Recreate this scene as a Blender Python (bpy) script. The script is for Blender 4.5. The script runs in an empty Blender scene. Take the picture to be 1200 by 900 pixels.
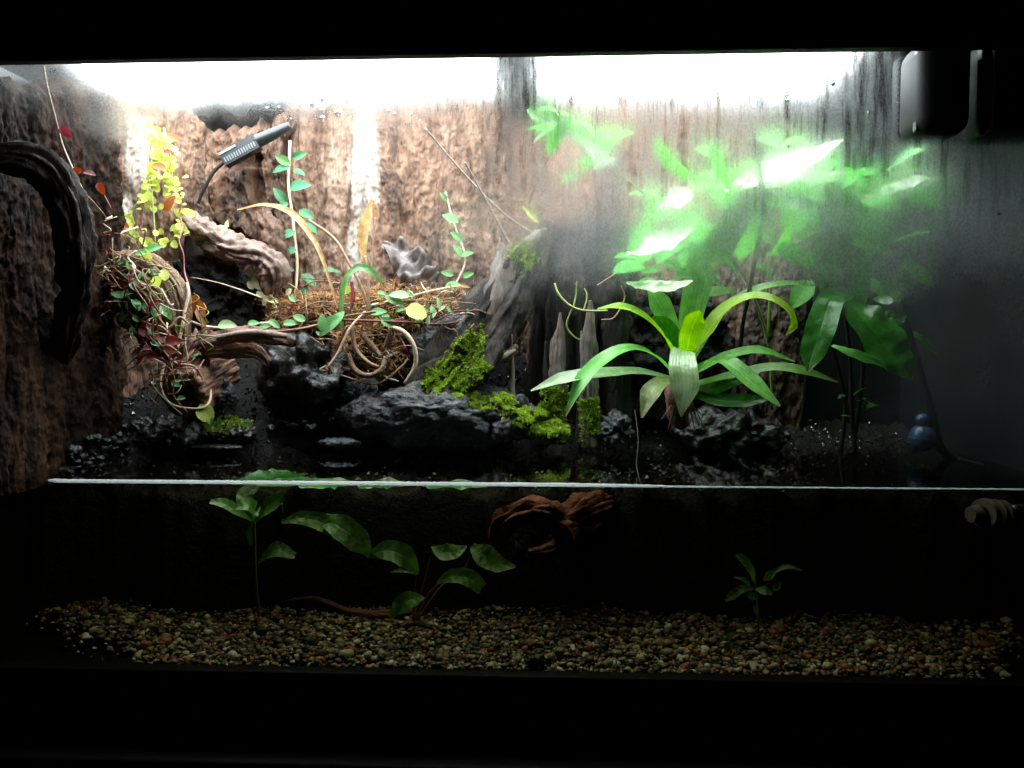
import bpy, bmesh, math, random
import numpy as np
from mathutils import Vector, Matrix, noise as mnoise
from mathutils.bvhtree import BVHTree

random.seed(7)
scene = bpy.context.scene
COL = scene.collection

# ------------------------------------------------------------------ camera, world, exposure
F_PX = 942.0                                   # focal length in photo pixels (1200 wide)
CAM_LOC = Vector((0.0343, -0.785, 0.142))
cam_data = bpy.data.cameras.new("camera")
cam_data.sensor_width = 36.0
cam_data.lens = 36.0 * F_PX / 1200.0
cam_data.clip_start = 0.01
cam_data.clip_end = 50.0
cam = bpy.data.objects.new("camera", cam_data)
COL.objects.link(cam)
cam.location = CAM_LOC
cam.rotation_euler = (math.radians(90 - 3.0), 0, math.radians(2.5))
scene.camera = cam
CAM_ROT = cam.rotation_euler.to_matrix()

world = bpy.data.worlds.new("World")
scene.world = world
world.use_nodes = True
world.node_tree.nodes["Background"].inputs[0].default_value = (0.5, 0.6, 0.75, 1)
world.node_tree.nodes["Background"].inputs[1].default_value = 0.0006

LAMP_STRENGTH = 19.0
vs = scene.view_settings
vs.view_transform = 'Standard'
vs.look = 'None'
vs.exposure = 0.0
vs.gamma = 1.0
cy = scene.cycles
cy.max_bounces = 10
cy.transparent_max_bounces = 40
cy.diffuse_bounces = 4
cy.glossy_bounces = 4
cy.transmission_bounces = 6
cy.volume_bounces = 0
cy.caustics_reflective = False
cy.caustics_refractive = False
cy.sample_clamp_indirect = 4.0
cy.use_denoising = True


def at(px, py, Y):
    """the point of the place at depth Y behind the front pane that lies on the line of sight of photo pixel (px, py)"""
    d = CAM_ROT @ Vector(((px - 600.0) / F_PX, (450.0 - py) / F_PX, -1.0))
    s = (Y - CAM_LOC.y) / d.y
    return CAM_LOC + d * s


def mpp(Y):
    return (Y - CAM_LOC.y) / F_PX


# ------------------------------------------------------------------ node helpers
def new_mat(name):
    m = bpy.data.materials.new(name)
    m.use_nodes = True
    nt = m.node_tree
    nt.nodes.clear()
    out = nt.nodes.new("ShaderNodeOutputMaterial")
    return m, nt, out


def N(nt, kind, **kw):
    n = nt.nodes.new("ShaderNode" + kind)
    for k, v in kw.items():
        if hasattr(n, k):
            setattr(n, k, v)
        else:
            n.inputs[k].default_value = v
    return n


def L(nt, a, b):
    nt.links.new(a, b)


def coords(nt, scale=(1, 1, 1), kind="Object"):
    tc = N(nt, "TexCoord")
    mp = N(nt, "Mapping")
    mp.inputs["Scale"].default_value = scale
    L(nt, tc.outputs[kind], mp.inputs["Vector"])
    return mp.outputs["Vector"]


def noise_tex(nt, vec, scale, detail=6, rough=0.6):
    n = N(nt, "TexNoise")
    n.inputs["Scale"].default_value = scale
    n.inputs["Detail"].default_value = detail
    n.inputs["Roughness"].default_value = rough
    L(nt, vec, n.inputs["Vector"])
    return n.outputs["Fac"]


def ramp(nt, fac, stops):
    r = N(nt, "ValToRGB")
    el = r.color_ramp.elements
    while len(el) < len(stops):
        el.new(0.5)
    for e, (p, c) in zip(el, stops):
        e.position = p
        e.color = (*c, 1) if len(c) == 3 else c
    L(nt, fac, r.inputs["Fac"])
    return r.outputs["Color"]


def math_node(nt, op, a, b=None, clamp=False):
    n = N(nt, "Math", operation=op)
    n.use_clamp = clamp
    for i, v in enumerate((a, b)):
        if v is None:
            continue
        if isinstance(v, (int, float)):
            n.inputs[i].default_value = v
        else:
            L(nt, v, n.inputs[i])
    return n.outputs[0]


def bump(nt, h, strength, dist):
    b = N(nt, "Bump")
    b.inputs["Strength"].default_value = strength
    b.inputs["Distance"].default_value = dist
    L(nt, h, b.inputs["Height"])
    return b.outputs["Normal"]


def mat_rough(name, stops, scale=60, stretch=(1, 1, 1), rough=0.7, bump_d=0.002, bump_s=0.7, fine=400, spec=0.5, coat=0.0, patches=False, lamp_spots=False):
    """wood, bark, rock or soil: colour from two noises, relief from the same"""
    m, nt, out = new_mat(name)
    v = coords(nt, stretch)
    a = noise_tex(nt, v, scale, 8, 0.65)
    b = noise_tex(nt, v, fine, 4, 0.6)
    f = math_node(nt, "ADD", math_node(nt, "MULTIPLY", a, 0.72), math_node(nt, "MULTIPLY", b, 0.28))
    c = ramp(nt, f, stops)
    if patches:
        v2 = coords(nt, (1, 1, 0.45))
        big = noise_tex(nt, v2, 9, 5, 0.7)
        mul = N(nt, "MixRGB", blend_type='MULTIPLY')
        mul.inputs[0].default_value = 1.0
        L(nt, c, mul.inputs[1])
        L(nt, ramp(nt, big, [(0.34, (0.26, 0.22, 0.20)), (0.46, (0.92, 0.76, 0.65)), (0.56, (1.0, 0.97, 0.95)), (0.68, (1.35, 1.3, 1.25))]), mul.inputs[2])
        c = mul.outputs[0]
    if lamp_spots:
        # lamp hotspots, partly pale wood, painted into the bark colour
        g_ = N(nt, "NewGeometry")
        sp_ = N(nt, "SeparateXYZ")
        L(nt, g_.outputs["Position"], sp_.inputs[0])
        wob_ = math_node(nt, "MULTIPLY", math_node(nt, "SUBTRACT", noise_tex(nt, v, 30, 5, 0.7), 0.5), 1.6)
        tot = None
        for (q, rx, rz) in LAMP_SPOTS:
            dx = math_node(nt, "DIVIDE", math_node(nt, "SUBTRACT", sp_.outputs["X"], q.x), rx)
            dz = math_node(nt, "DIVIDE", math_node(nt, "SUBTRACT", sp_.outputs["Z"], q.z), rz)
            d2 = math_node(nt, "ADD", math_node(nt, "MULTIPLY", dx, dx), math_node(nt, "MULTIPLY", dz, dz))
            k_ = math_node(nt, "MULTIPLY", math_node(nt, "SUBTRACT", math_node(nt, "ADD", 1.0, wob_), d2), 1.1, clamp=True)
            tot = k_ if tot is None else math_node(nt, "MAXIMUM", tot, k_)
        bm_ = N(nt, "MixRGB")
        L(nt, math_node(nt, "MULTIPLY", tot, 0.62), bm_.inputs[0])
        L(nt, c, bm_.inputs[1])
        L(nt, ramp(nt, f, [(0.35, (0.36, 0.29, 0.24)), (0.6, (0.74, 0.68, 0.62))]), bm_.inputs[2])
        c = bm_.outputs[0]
    p = N(nt, "BsdfPrincipled")
    L(nt, c, p.inputs["Base Color"])
    p.inputs["Roughness"].default_value = rough
    p.inputs["Specular IOR Level"].default_value = spec
    p.inputs["Coat Weight"].default_value = coat
    p.inputs["Coat Roughness"].default_value = 0.12
    n1 = bump(nt, f, bump_s, bump_d)
    L(nt, n1, p.inputs["Normal"])
    if coat > 0:
        L(nt, n1, p.inputs["Coat Normal"])
    L(nt, p.outputs[0], out.inputs["Surface"])
    return m


def mat_leaf(name, c1, c2, rough=0.35, trans=0.35, scale=90, spots=None, vary=0.25, strap=False):
    m, nt, out = new_mat(name)
    v = coords(nt, (1, 1, 1))
    a = noise_tex(nt, v, scale, 4, 0.6)
    stops = [(0.35, c1), (0.65, c2)]
    if spots:
        stops.append((0.72, spots))
    c = ramp(nt, a, stops)
    oi = N(nt, "ObjectInfo")
    hsv = N(nt, "HueSaturation")
    L(nt, c, hsv.inputs["Color"])
    L(nt, math_node(nt, "ADD", math_node(nt, "MULTIPLY", oi.outputs["Random"], vary * 2), 1 - vary), hsv.inputs["Value"])
    L(nt, math_node(nt, "ADD", math_node(nt, "MULTIPLY", oi.outputs["Random"], 0.03), 0.485), hsv.inputs["Hue"])
    # midrib, parallel ribs and a dry tip, as they run in the blade itself
    bat = N(nt, "Attribute")
    bat.attribute_name = "blade"
    bx = N(nt, "SeparateXYZ")
    L(nt, bat.outputs["Vector"], bx.inputs[0])
    au = math_node(nt, "ABSOLUTE", bx.outputs["X"])
    ribs = math_node(nt, "SINE", math_node(nt, "ADD", math_node(nt, "MULTIPLY", au, 26.0 if strap else 4.0), math_node(nt, "MULTIPLY", bx.outputs["Y"], 0.0 if strap else -40.0)))
    mid = math_node(nt, "SUBTRACT", 1.0, math_node(nt, "MULTIPLY", au, 9.0), clamp=True)
    tone = math_node(nt, "ADD", math_node(nt, "MULTIPLY", ribs, 0.07), math_node(nt, "ADD", math_node(nt, "MULTIPLY", mid, 0.22), 0.97))
    tn = N(nt, "MixRGB", blend_type='MULTIPLY')
    tn.inputs[0].default_value = 1.0
    L(nt, hsv.outputs[0], tn.inputs[1])
    L(nt, tone, tn.inputs[2])
    dry = math_node(nt, "MULTIPLY", math_node(nt, "SUBTRACT", math_node(nt, "ADD", bx.outputs["Y"], math_node(nt, "MULTIPLY", math_node(nt, "SUBTRACT", a, 0.5), 0.45)), 0.93), 12.0, clamp=True)
    dm = N(nt, "MixRGB")
    L(nt, math_node(nt, "MULTIPLY", dry, 0.75), dm.inputs[0])
    L(nt, tn.outputs[0], dm.inputs[1])
    dm.inputs[2].default_value = (0.22, 0.13, 0.05, 1)
    fin = dm.outputs[0]
    p = N(nt, "BsdfPrincipled")
    L(nt, fin, p.inputs["Base Color"])
    p.inputs["Roughness"].default_value = rough
    L(nt, bump(nt, math_node(nt, "ADD", math_node(nt, "MULTIPLY", ribs, 0.5), math_node(nt, "ADD", math_node(nt, "MULTIPLY", mid, -1.0), math_node(nt, "MULTIPLY", a, 4.0))), 0.3, 0.0009), p.inputs["Normal"])
    t = N(nt, "BsdfTranslucent")
    hs2 = N(nt, "HueSaturation")
    hs2.inputs["Saturation"].default_value = 1.1
    hs2.inputs["Value"].default_value = 1.5
    L(nt, fin, hs2.inputs["Color"])
    L(nt, hs2.outputs[0], t.inputs["Color"])
    mx = N(nt, "MixShader")
    mx.inputs[0].default_value = trans
    L(nt, p.outputs[0], mx.inputs[1])
    L(nt, t.outputs[0], mx.inputs[2])
    L(nt, mx.outputs[0], out.inputs["Surface"])
    return m


def mat_plain(name, c, rough=0.4, metallic=0.0, spec=0.5, grain=0.0):
    m, nt, out = new_mat(name)
    p = N(nt, "BsdfPrincipled")
    v = coords(nt)
    a = noise_tex(nt, v, 140, 5)
    c2 = tuple(min(1, x * 1.35 + 0.002) for x in c)
    L(nt, ramp(nt, a, [(0.35, c), (0.7, c2)]), p.inputs["Base Color"])
    p.inputs["Roughness"].default_value = rough
    p.inputs["Metallic"].default_value = metallic
    p.inputs["Specular IOR Level"].default_value = spec
    if grain:
        L(nt, bump(nt, noise_tex(nt, v, 900, 2), grain, 0.0005), p.inputs["Normal"])
    L(nt, p.outputs[0], out.inputs["Surface"])
    return m


def mat_attr(name, rough=0.6, trans=0.0, spec=0.5, fine=600, amount=0.35):
    """colour of each pebble or moss blade from its own attribute"""
    m, nt, out = new_mat(name)
    at_ = N(nt, "Attribute")
    at_.attribute_name = "piece_colour"
    v = coords(nt)
    a = noise_tex(nt, v, fine, 3)
    mul = N(nt, "MixRGB", blend_type='MULTIPLY')
    mul.inputs[0].default_value = amount * 2
    L(nt, at_.outputs["Color"], mul.inputs[1])
    L(nt, ramp(nt, a, [(0.3, (0.4, 0.4, 0.4)), (0.7, (1, 1, 1))]), mul.inputs[2])
    p = N(nt, "BsdfPrincipled")
    L(nt, mul.outputs[0], p.inputs["Base Color"])
    p.inputs["Roughness"].default_value = rough
    p.inputs["Specular IOR Level"].default_value = spec
    if trans:
        t = N(nt, "BsdfTranslucent")
        L(nt, mul.outputs[0], t.inputs["Color"])
        mx = N(nt, "MixShader")
        mx.inputs[0].default_value = trans
        L(nt, p.outputs[0], mx.inputs[1])
        L(nt, t.outputs[0], mx.inputs[2])
        L(nt, mx.outputs[0], out.inputs["Surface"])
    else:
        L(nt, p.outputs[0], out.inputs["Surface"])
    return m


# ------------------------------------------------------------------ mesh helpers
WLOC = {}


def tag(o, label=None, cat=None, group=None, kind=None):
    if label: o["label"] = label
    if cat: o["category"] = cat
    if group: o["group"] = group
    if kind: o["kind"] = kind
    return o


def empty(name, loc, label, cat, group=None):
    o = bpy.data.objects.new(name, None)
    o.empty_display_size = 0.02
    COL.objects.link(o)
    o.location = loc
    WLOC[o.name] = Vector(loc)
    return tag(o, label, cat, group)


def wloc(o):
    return WLOC.get(o.name, Vector((0, 0, 0)))


class MB:
    def __init__(self):
        self.v, self.f, self.c, self.b = [], [], [], []

    def add(self, verts, faces, col=None):
        k = len(self.v)
        self.v.extend([Vector(p) for p in verts])
        self.f.extend([tuple(i + k for i in f) for f in faces])
        if col is not None:
            self.c.extend([col] * len(verts))
        return self

    def build(self, name, mat, parent=None, smooth=True, origin=None):
        if parent is not None:
            org = wloc(parent)
        elif origin is not None:
            org = Vector(origin)
        else:
            a = np.array([tuple(p) for p in self.v])
            org = Vector(((a[:, 0].min() + a[:, 0].max()) / 2, (a[:, 1].min() + a[:, 1].max()) / 2, a[:, 2].min()))
        me = bpy.data.meshes.new(name)
        me.from_pydata([tuple(p - org) for p in self.v], [], self.f)
        me.materials.append(mat)
        if self.c:
            ca = me.color_attributes.new("piece_colour", 'FLOAT_COLOR', 'POINT')
            ca.data.foreach_set("color", np.array([(*c, 1.0) for c in self.c], dtype=np.float32).ravel())
        if self.b:
            ba = me.attributes.new("blade", 'FLOAT_VECTOR', 'POINT')
            ba.data.foreach_set("vector", np.array(self.b, dtype=np.float32).ravel())
        if smooth:
            me.polygons.foreach_set("use_smooth", [True] * len(me.polygons))
        me.update()
        o = bpy.data.objects.new(name, me)
        COL.objects.link(o)
        if parent is not None:
            o.parent = parent
            WLOC[o.name] = wloc(parent).copy()
        else:
            o.location = org
            WLOC[o.name] = org
        return o


def box_mb(lo, hi, bev=0.0, mb=None):
    mb = mb or MB()
    bm = bmesh.new()
    bmesh.ops.create_cube(bm, size=1.0)
    lo, hi = Vector(lo), Vector(hi)
    for v in bm.verts:
        v.co = Vector(((v.co.x + 0.5) * (hi.x - lo.x) + lo.x, (v.co.y + 0.5) * (hi.y - lo.y) + lo.y, (v.co.z + 0.5) * (hi.z - lo.z) + lo.z))
    if bev > 0:
        bmesh.ops.bevel(bm, geom=bm.edges[:], offset=bev, segments=4, profile=0.5, affect='EDGES')
    bm.verts.ensure_lookup_table()
    bm.verts.index_update()
    mb.add([v.co.copy() for v in bm.verts], [[v.index for v in f.verts] for f in bm.faces])
    bm.free()
    return mb


def spline(pts, n):
    """Catmull-Rom through the points, n samples"""
    P = [Vector(p) for p in pts]
    if len(P) == 2:
        return [P[0].lerp(P[1], i / (n - 1)) for i in range(n)]
    P = [P[0] * 2 - P[1]] + P + [P[-1] * 2 - P[-2]]
    segs = len(P) - 3
    out = []
    for i in range(n):
        t = i / (n - 1) * segs
        k = min(int(t), segs - 1)
        u = t - k
        a, b, c, d = P[k], P[k + 1], P[k + 2], P[k + 3]
        out.append(0.5 * ((2 * b) + (c - a) * u + (2 * a - 5 * b + 4 * c - d) * u * u + (3 * b - a - 3 * c + d) * u ** 3))
    return out


def interp(vals, n):
    xs = np.linspace(0, 1, len(vals))
    return list(np.interp(np.linspace(0, 1, n), xs, vals))


def fbm(p, oct=4):
    return mnoise.fractal(p, 1.0, 2.1, oct, noise_basis='PERLIN_ORIGINAL')


def tube_mb(pts, radii, n=24, seg=10, ridge=0.0, rscale=300.0, seed=0.0, flat=1.0, ridges=0, mb=None, cap=True, lump=0.4, fib=12.0):
    """a tapered tube; ridge displaces its skin with grooves that run along it"""
    mb = mb or MB()
    C = spline(pts, n)
    R = interp(radii, n)
    T = [(C[min(i + 1, n - 1)] - C[max(i - 1, 0)]).normalized() for i in range(n)]
    up = Vector((0, -1, 0.3))
    s = T[0].cross(up)
    if s.length < 1e-4:
        s = T[0].cross(Vector((1, 0, 0)))
    s.normalize()
    verts, faces = [], []
    ln = 0.0
    for i in range(n):
        if i:
            ln += (C[i] - C[i - 1]).length
        s = (s - T[i] * s.dot(T[i])).normalized()
        u = T[i].cross(s)
        for j in range(seg):
            a = 2 * math.pi * j / seg
            r = R[i]
            if ridge:
                q = Vector((math.cos(a) * 2.2 + seed, math.sin(a) * 2.2, ln * rscale * 0.05 + seed))
                g = fbm(q * 1.3, 4)
                h = mnoise.noise(Vector((math.cos(a) * 6 + seed, math.sin(a) * 6, ln * rscale * 0.12)))
                h2 = mnoise.noise(Vector((math.cos(a) * fib + seed, math.sin(a) * fib, ln * 28)))
                h3 = fbm(C[i] * 45 + Vector((math.cos(a), math.sin(a), seed)) * 0.8, 3)
                r *= 1 + ridge * (g * 0.8 + h * 0.5 + h2 * 0.3 + h3 * lump)
                if ridges:
                    r *= 1 + ridge * 0.35 * math.sin(a * ridges + ln * 20 + g * 3)
            verts.append(C[i] + s * (math.cos(a) * r) + u * (math.sin(a) * r * flat))
    for i in range(n - 1):
        for j in range(seg):
            k = (j + 1) % seg
            faces.append((i * seg + j, i * seg + k, (i + 1) * seg + k, (i + 1) * seg + j))
    if cap:
        faces.append(tuple(range(seg - 1, -1, -1)))
        faces.append(tuple((n - 1) * seg + j for j in range(seg)))
    mb.add(verts, faces)
    return mb


def P3(lst):
    """[(px, py, Y)...] -> points; a missing Y is carried over"""
    out, y = [], 0.2
    for q in lst:
        if len(q) == 3:
            y = q[2]
        out.append(at(q[0], q[1], y))
    return out


def leaf_mb(pts, widths, n=18, m=6, face=None, fold=0.25, wave=0.0, seed=0.0, mb=None, twist=0.0):
    """a leaf blade along pts; widths in metres; face = direction its upper side looks to"""
    mb = mb or MB()
    C = spline(pts, n)
    W = interp(widths, n)
    face = Vector(face) if face is not None else Vector((0, -0.6, 0.8))
    verts, faces = [], []
    for i in range(n):
        t = (C[min(i + 1, n - 1)] - C[max(i - 1, 0)]).normalized()
        s = t.cross(face)
        if s.length < 1e-3:
            s = t.cross(Vector((0.3, -1, 0)))
        s.normalize()
        if twist:
            s = (Matrix.Rotation(twist * i / (n - 1), 3, t) @ s)
        nn = s.cross(t).normalized()
        for j in range(m + 1):
            u = j / m * 2 - 1
            w = W[i] * 0.5
            lift = (abs(u) ** 1.4) * fold * w
            if wave:
                lift += wave * w * mnoise.noise(Vector((u * 1.5 + seed, i * 0.45, seed * 3))) * (0.3 + abs(u))
            verts.append(C[i] + s * (u * w) + nn * lift)
            mb.b.append((u, i / (n - 1), 0.0))
    for i in range(n - 1):
        for j in range(m):
            a = i * (m + 1) + j
            faces.append((a, a + 1, a + m + 2, a + m + 1))
    mb.add(verts, faces)
    return mb


def oval_leaf_mesh(name, mat, aspect=0.55, fold=0.3, droop=0.25, tip=1.0):
    """unit leaf along +Y, upper side +Z, shared by all leaves of one plant"""
    mb = MB()
    n, m = 9, 4
    vs_, fs, bl_ = [], [], []
    for i in range(n):
        t = i / (n - 1)
        w = aspect * 0.5 * (math.sin(math.pi * min(1, t ** 0.8)) ** (0.7 if t < 0.5 else 0.7 * tip))
        w = max(w, 0.01)
        for j in range(m + 1):
            u = j / m * 2 - 1
            vs_.append(Vector((u * w, t, abs(u) * w * fold - droop * t * t)))
            bl_.append((u, t, 0.0))
    for i in range(n - 1):
        for j in range(m):
            a = i * (m + 1) + j
            fs.append((a, a + 1, a + m + 2, a + m + 1))
    me = bpy.data.meshes.new(name)
    me.from_pydata(vs_, [], fs)
    me.materials.append(mat)
    ba = me.attributes.new("blade", 'FLOAT_VECTOR', 'POINT')
    ba.data.foreach_set("vector", np.array(bl_, dtype=np.float32).ravel())
    me.polygons.foreach_set("use_smooth", [True] * len(me.polygons))
    return me


def place_leaf(me, parent, base, direction, up, length, name="leaf"):
    d = Vector(direction).normalized()
    u = Vector(up)
    x = d.cross(u)
    if x.length < 1e-3:
        x = d.cross(Vector((0.2, -1, 0.1)))
    x.normalize()
    z = x.cross(d)
    M = Matrix((x, d, z)).transposed().to_4x4()
    o = bpy.data.objects.new(name, me)
    COL.objects.link(o)
    o.parent = parent
    o.matrix_local = Matrix.Translation(Vector(base) - wloc(parent)) @ M @ Matrix.Scale(length, 4)
    return o


def rock_mb(c, r, seed=0.0, sub=5, amp=0.35, freq=1.6, facet=0.0):
    mb = MB()
    bm = bmesh.new()
    bmesh.ops.create_icosphere(bm, subdivisions=sub, radius=1.0)
    for v in bm.verts:
        p = v.co.copy()
        rm = min(r)
        q = Vector((p.x * r[0], p.y * r[1], p.z * r[2])) * (freq / (rm * 1.3)) + Vector((seed, seed * 1.7, -seed))
        h = mnoise.fractal(q, 0.85, 2.1, 7, noise_basis='PERLIN_ORIGINAL') * amp
        if facet:
            h += (mnoise.cell(q * 1.4) - 0.5) * facet * 0.3 + mnoise.voronoi(q * 1.2)[0][0] * facet
        nn_ = Vector((p.x / r[0], p.y / r[1], p.z / r[2])).normalized()
        v.co = Vector((p.x * r[0], p.y * r[1], p.z * r[2])) + nn_ * h * rm
    bm.verts.index_update()
    mb.add([Vector(c) + v.co for v in bm.verts],
           [[v.index for v in f.verts] for f in bm.faces])
    bm.free()
    return mb


def grid_mb(fn, nu, nv):
    mb = MB()
    vs_ = [fn(i / (nu - 1), j / (nv - 1)) for j in range(nv) for i in range(nu)]
    fs = [(j * nu + i, j * nu + i + 1, (j + 1) * nu + i + 1, (j + 1) * nu + i) for j in range(nv - 1) for i in range(nu - 1)]
    mb.add(vs_, fs)
    return mb


# ------------------------------------------------------------------ materials
LAMP_SPOTS = [(at(168, 180, .31), .024, .06), (at(150, 245, .3), .010, .03), (at(428, 200, .385), .026, .11), (at(415, 300, .385), .012, .06)]  # lamp-bright ovals painted on the tan bark
M = {}
M['black'] = mat_plain("black_plastic", (0.0025, 0.0025, 0.003), 0.6, spec=0.1, grain=0.15)
M['black_gloss'] = mat_plain("black_gloss", (0.006, 0.006, 0.007), 0.16)
M['dark_glass'] = mat_plain("dark_glass", (0.006, 0.008, 0.008), 0.35, spec=0.18)
M['bark_tan'] = mat_rough("bark_tan", [(0.30, (0.0195, 0.00936, 0.00624)), (0.43, (0.078, 0.0429, 0.02808)), (0.54, (0.1872, 0.117, 0.0819)), (0.70, (0.3588, 0.2652, 0.2067))], 22, (1, 1, 0.28), 0.75, 0.006, 1.0, 260, patches=True, lamp_spots=True)
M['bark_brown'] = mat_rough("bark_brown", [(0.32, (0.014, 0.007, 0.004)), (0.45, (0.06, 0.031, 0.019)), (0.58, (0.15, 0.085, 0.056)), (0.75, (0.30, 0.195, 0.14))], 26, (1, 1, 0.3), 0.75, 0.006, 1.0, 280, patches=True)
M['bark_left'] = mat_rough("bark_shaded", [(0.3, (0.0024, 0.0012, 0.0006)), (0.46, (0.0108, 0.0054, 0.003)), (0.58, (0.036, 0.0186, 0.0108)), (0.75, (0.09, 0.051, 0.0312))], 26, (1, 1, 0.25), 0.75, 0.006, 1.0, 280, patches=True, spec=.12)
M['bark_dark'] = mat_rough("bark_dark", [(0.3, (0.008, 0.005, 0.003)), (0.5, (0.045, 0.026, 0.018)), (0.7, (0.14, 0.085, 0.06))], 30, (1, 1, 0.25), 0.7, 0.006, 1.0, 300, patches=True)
M['branch'] = mat_rough("branch_wet", [(0.3, (0.00385, 0.00165, 0.0011)), (0.55, (0.01925, 0.0088, 0.00605)), (0.75, (0.0605, 0.03025, 0.022))], 60, (1, 1, 0.5), 0.72, 0.006, 1.0, spec=0.3)
M['root_tan'] = mat_rough("root_tan", [(0.3, (0.056, 0.032, 0.0176)), (0.5, (0.184, 0.12, 0.072)), (0.7, (0.36, 0.272, 0.192))], 50, (1, 1, 0.5), 0.6, 0.006, 1.0, patches=True, spec=.3)
M['wood_red'] = mat_rough("wood_reddish", [(0.3, (0.04, 0.016, 0.01)), (0.5, (0.16, 0.07, 0.045)), (0.7, (0.34, 0.2, 0.14))], 55, (1, 1, 1), 0.5, 0.007, 1.0, patches=True)
M['root_rust'] = mat_rough("root_rusty", [(0.3, (0.048, 0.012, 0.0048)), (0.5, (0.204, 0.06, 0.021)), (0.7, (0.36, 0.144, 0.054))], 55, (1, 1, 1), 0.6, 0.008, 1.0, patches=True)
M['wood_pink'] = mat_rough("wood_pinkish", [(0.3, (0.042, 0.024, 0.018)), (0.5, (0.18, 0.114, 0.09)), (0.7, (0.33, 0.252, 0.216))], 45, (1, 1, 1), 0.6, 0.004, 0.8)
M['stump'] = mat_rough("stump_grey", [(0.34, (0.0031, 0.00248, 0.00248)), (0.48, (0.0155, 0.01302, 0.01178)), (0.6, (0.0527, 0.04588, 0.04216)), (0.75, (0.1612, 0.1426, 0.1302))], 40, (1, 1, 0.22), 0.75, 0.008, 1.0, 300, patches=True, spec=.3)
M['stump_pale'] = mat_rough("stump_pale", [(0.3, (0.03, 0.027, 0.024)), (0.5, (0.144, 0.126, 0.12)), (0.7, (0.3, 0.276, 0.258))], 60, (1, 1, 0.2), 0.75, 0.006, 1.0, 320, patches=True)
M['rock'] = mat_rough("rock_black", [(0.3, (0.008, 0.009, 0.011)), (0.52, (0.03, 0.032, 0.037)), (0.68, (0.085, 0.082, 0.085)), (0.8, (0.2, 0.17, 0.15))], 45, (1, 1, 1), 0.45, 0.005, 0.9, 220)
M['rock_blue'] = mat_rough("rock_blue_grey", [(0.3, (0.012, 0.014, 0.017)), (0.5, (0.05, 0.056, 0.066)), (0.64, (0.13, 0.135, 0.145)), (0.78, (0.30, 0.27, 0.25))], 55, (1, 1, 1), 0.5, 0.01, 1.0, 300, patches=True)
M['rock_wet'] = mat_rough("rock_wet", [(0.3, (0.004, 0.004, 0.004)), (0.6, (0.018, 0.017, 0.017)), (0.8, (0.08, 0.07, 0.06))], 50, (1, 1, 1), 0.15, 0.004, 0.9, 200)
M['soil'] = mat_rough("soil_wet", [(0.3, (0.002, 0.0017, 0.0014)), (0.6, (0.008, 0.0065, 0.0055)), (0.8, (0.035, 0.024, 0.018))], 90, (1, 1, 1), 0.5, 0.009, 1.0, 420, spec=.22)
M['crumb'] = mat_rough("crumb_wet", [(0.3, (0.002, 0.0018, 0.0015)), (0.7, (0.015, 0.012, 0.01))], 120, (1, 1, 1), 0.1, 0.002, 0.5, 500, spec=.7)
M['probe'] = mat_plain("probe_plastic", (0.012, 0.014, 0.016), 0.35)
M['probe_mark'] = mat_plain("probe_marks", (0.16, 0.17, 0.18), 0.4)
M['stem_brown'] = mat_plain("stem_brown", (0.2, 0.11, 0.06), 0.5)
M['stem_pale'] = mat_plain("stem_pale", (0.5, 0.38, 0.27), 0.5)
M['stem_red'] = mat_plain("stem_red", (0.13, 0.012, 0.014), 0.4)
M['stem_green'] = mat_plain("stem_green", (0.2, 0.24, 0.06), 0.45)
M['twig'] = mat_plain("twig_black", (0.012, 0.01, 0.008), 0.6)
M['twig_grey'] = mat_plain('twig_grey', (0.3, 0.26, 0.23), 0.7)
M['wire'] = mat_plain("wire_tan", (0.4, 0.28, 0.17), 0.4)
M['leaf_brom'] = mat_leaf("bromeliad_green", (0.13, 0.36, 0.06), (0.20, 0.50, 0.10), 0.22, 0.35, strap=True)
M['leaf_brom_lime'] = mat_leaf("bromeliad_lime", (0.28, 0.54, 0.02), (0.42, 0.68, 0.04), 0.28, 0.4, spots=(0.55, 0.5, 0.05), strap=True)
M['leaf_brom_pale'] = mat_leaf("bromeliad_pale", (0.26, 0.46, 0.18), (0.46, 0.62, 0.36), 0.16, 0.25, vary=0.12, strap=True)
M['leaf_brom_blotch'] = mat_leaf("bromeliad_blotched", (0.25, 0.40, 0.12), (0.50, 0.55, 0.25), 0.28, 0.3, 160, spots=(0.6, 0.52, 0.12), strap=True)
M['leaf_deep'] = mat_leaf("leaf_deep_green", (0.02, 0.125, 0.012), (0.045, 0.22, 0.022), 0.3, 0.3)
M['leaf_glow'] = mat_leaf("leaf_lamp_glare", (0.62, 0.78, 0.5), (0.82, 0.9, 0.72), 0.3, 0.3, vary=0.12)  # near-white green holds the lamp's overexposure in the leaf colour
M['leaf_fresh'] = mat_leaf("leaf_fresh_green", (0.09, 0.38, 0.05), (0.18, 0.55, 0.11), 0.35, 0.4)
M['leaf_mass'] = mat_leaf("foliage_green", (0.06, 0.38, 0.02), (0.16, 0.62, 0.06), 0.3, 0.55)
M['leaf_vine'] = mat_leaf("vine_leaf_green", (0.02, 0.12, 0.045), (0.05, 0.24, 0.09), 0.28, 0.2)
M['leaf_soft'] = mat_leaf("creeper_leaf_green", (0.09, 0.30, 0.08), (0.22, 0.48, 0.18), 0.35, 0.35)
M['leaf_lime'] = mat_leaf("leaf_lime", (0.5, 0.58, 0.07), (0.75, 0.8, 0.24), 0.4, 0.35)
M['leaf_cream'] = mat_leaf("leaf_cream", (0.62, 0.66, 0.3), (0.8, 0.82, 0.55), 0.4, 0.3)
M['leaf_red'] = mat_leaf("leaf_red", (0.13, 0.01, 0.01), (0.26, 0.028, 0.02), 0.35, 0.35)
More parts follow.
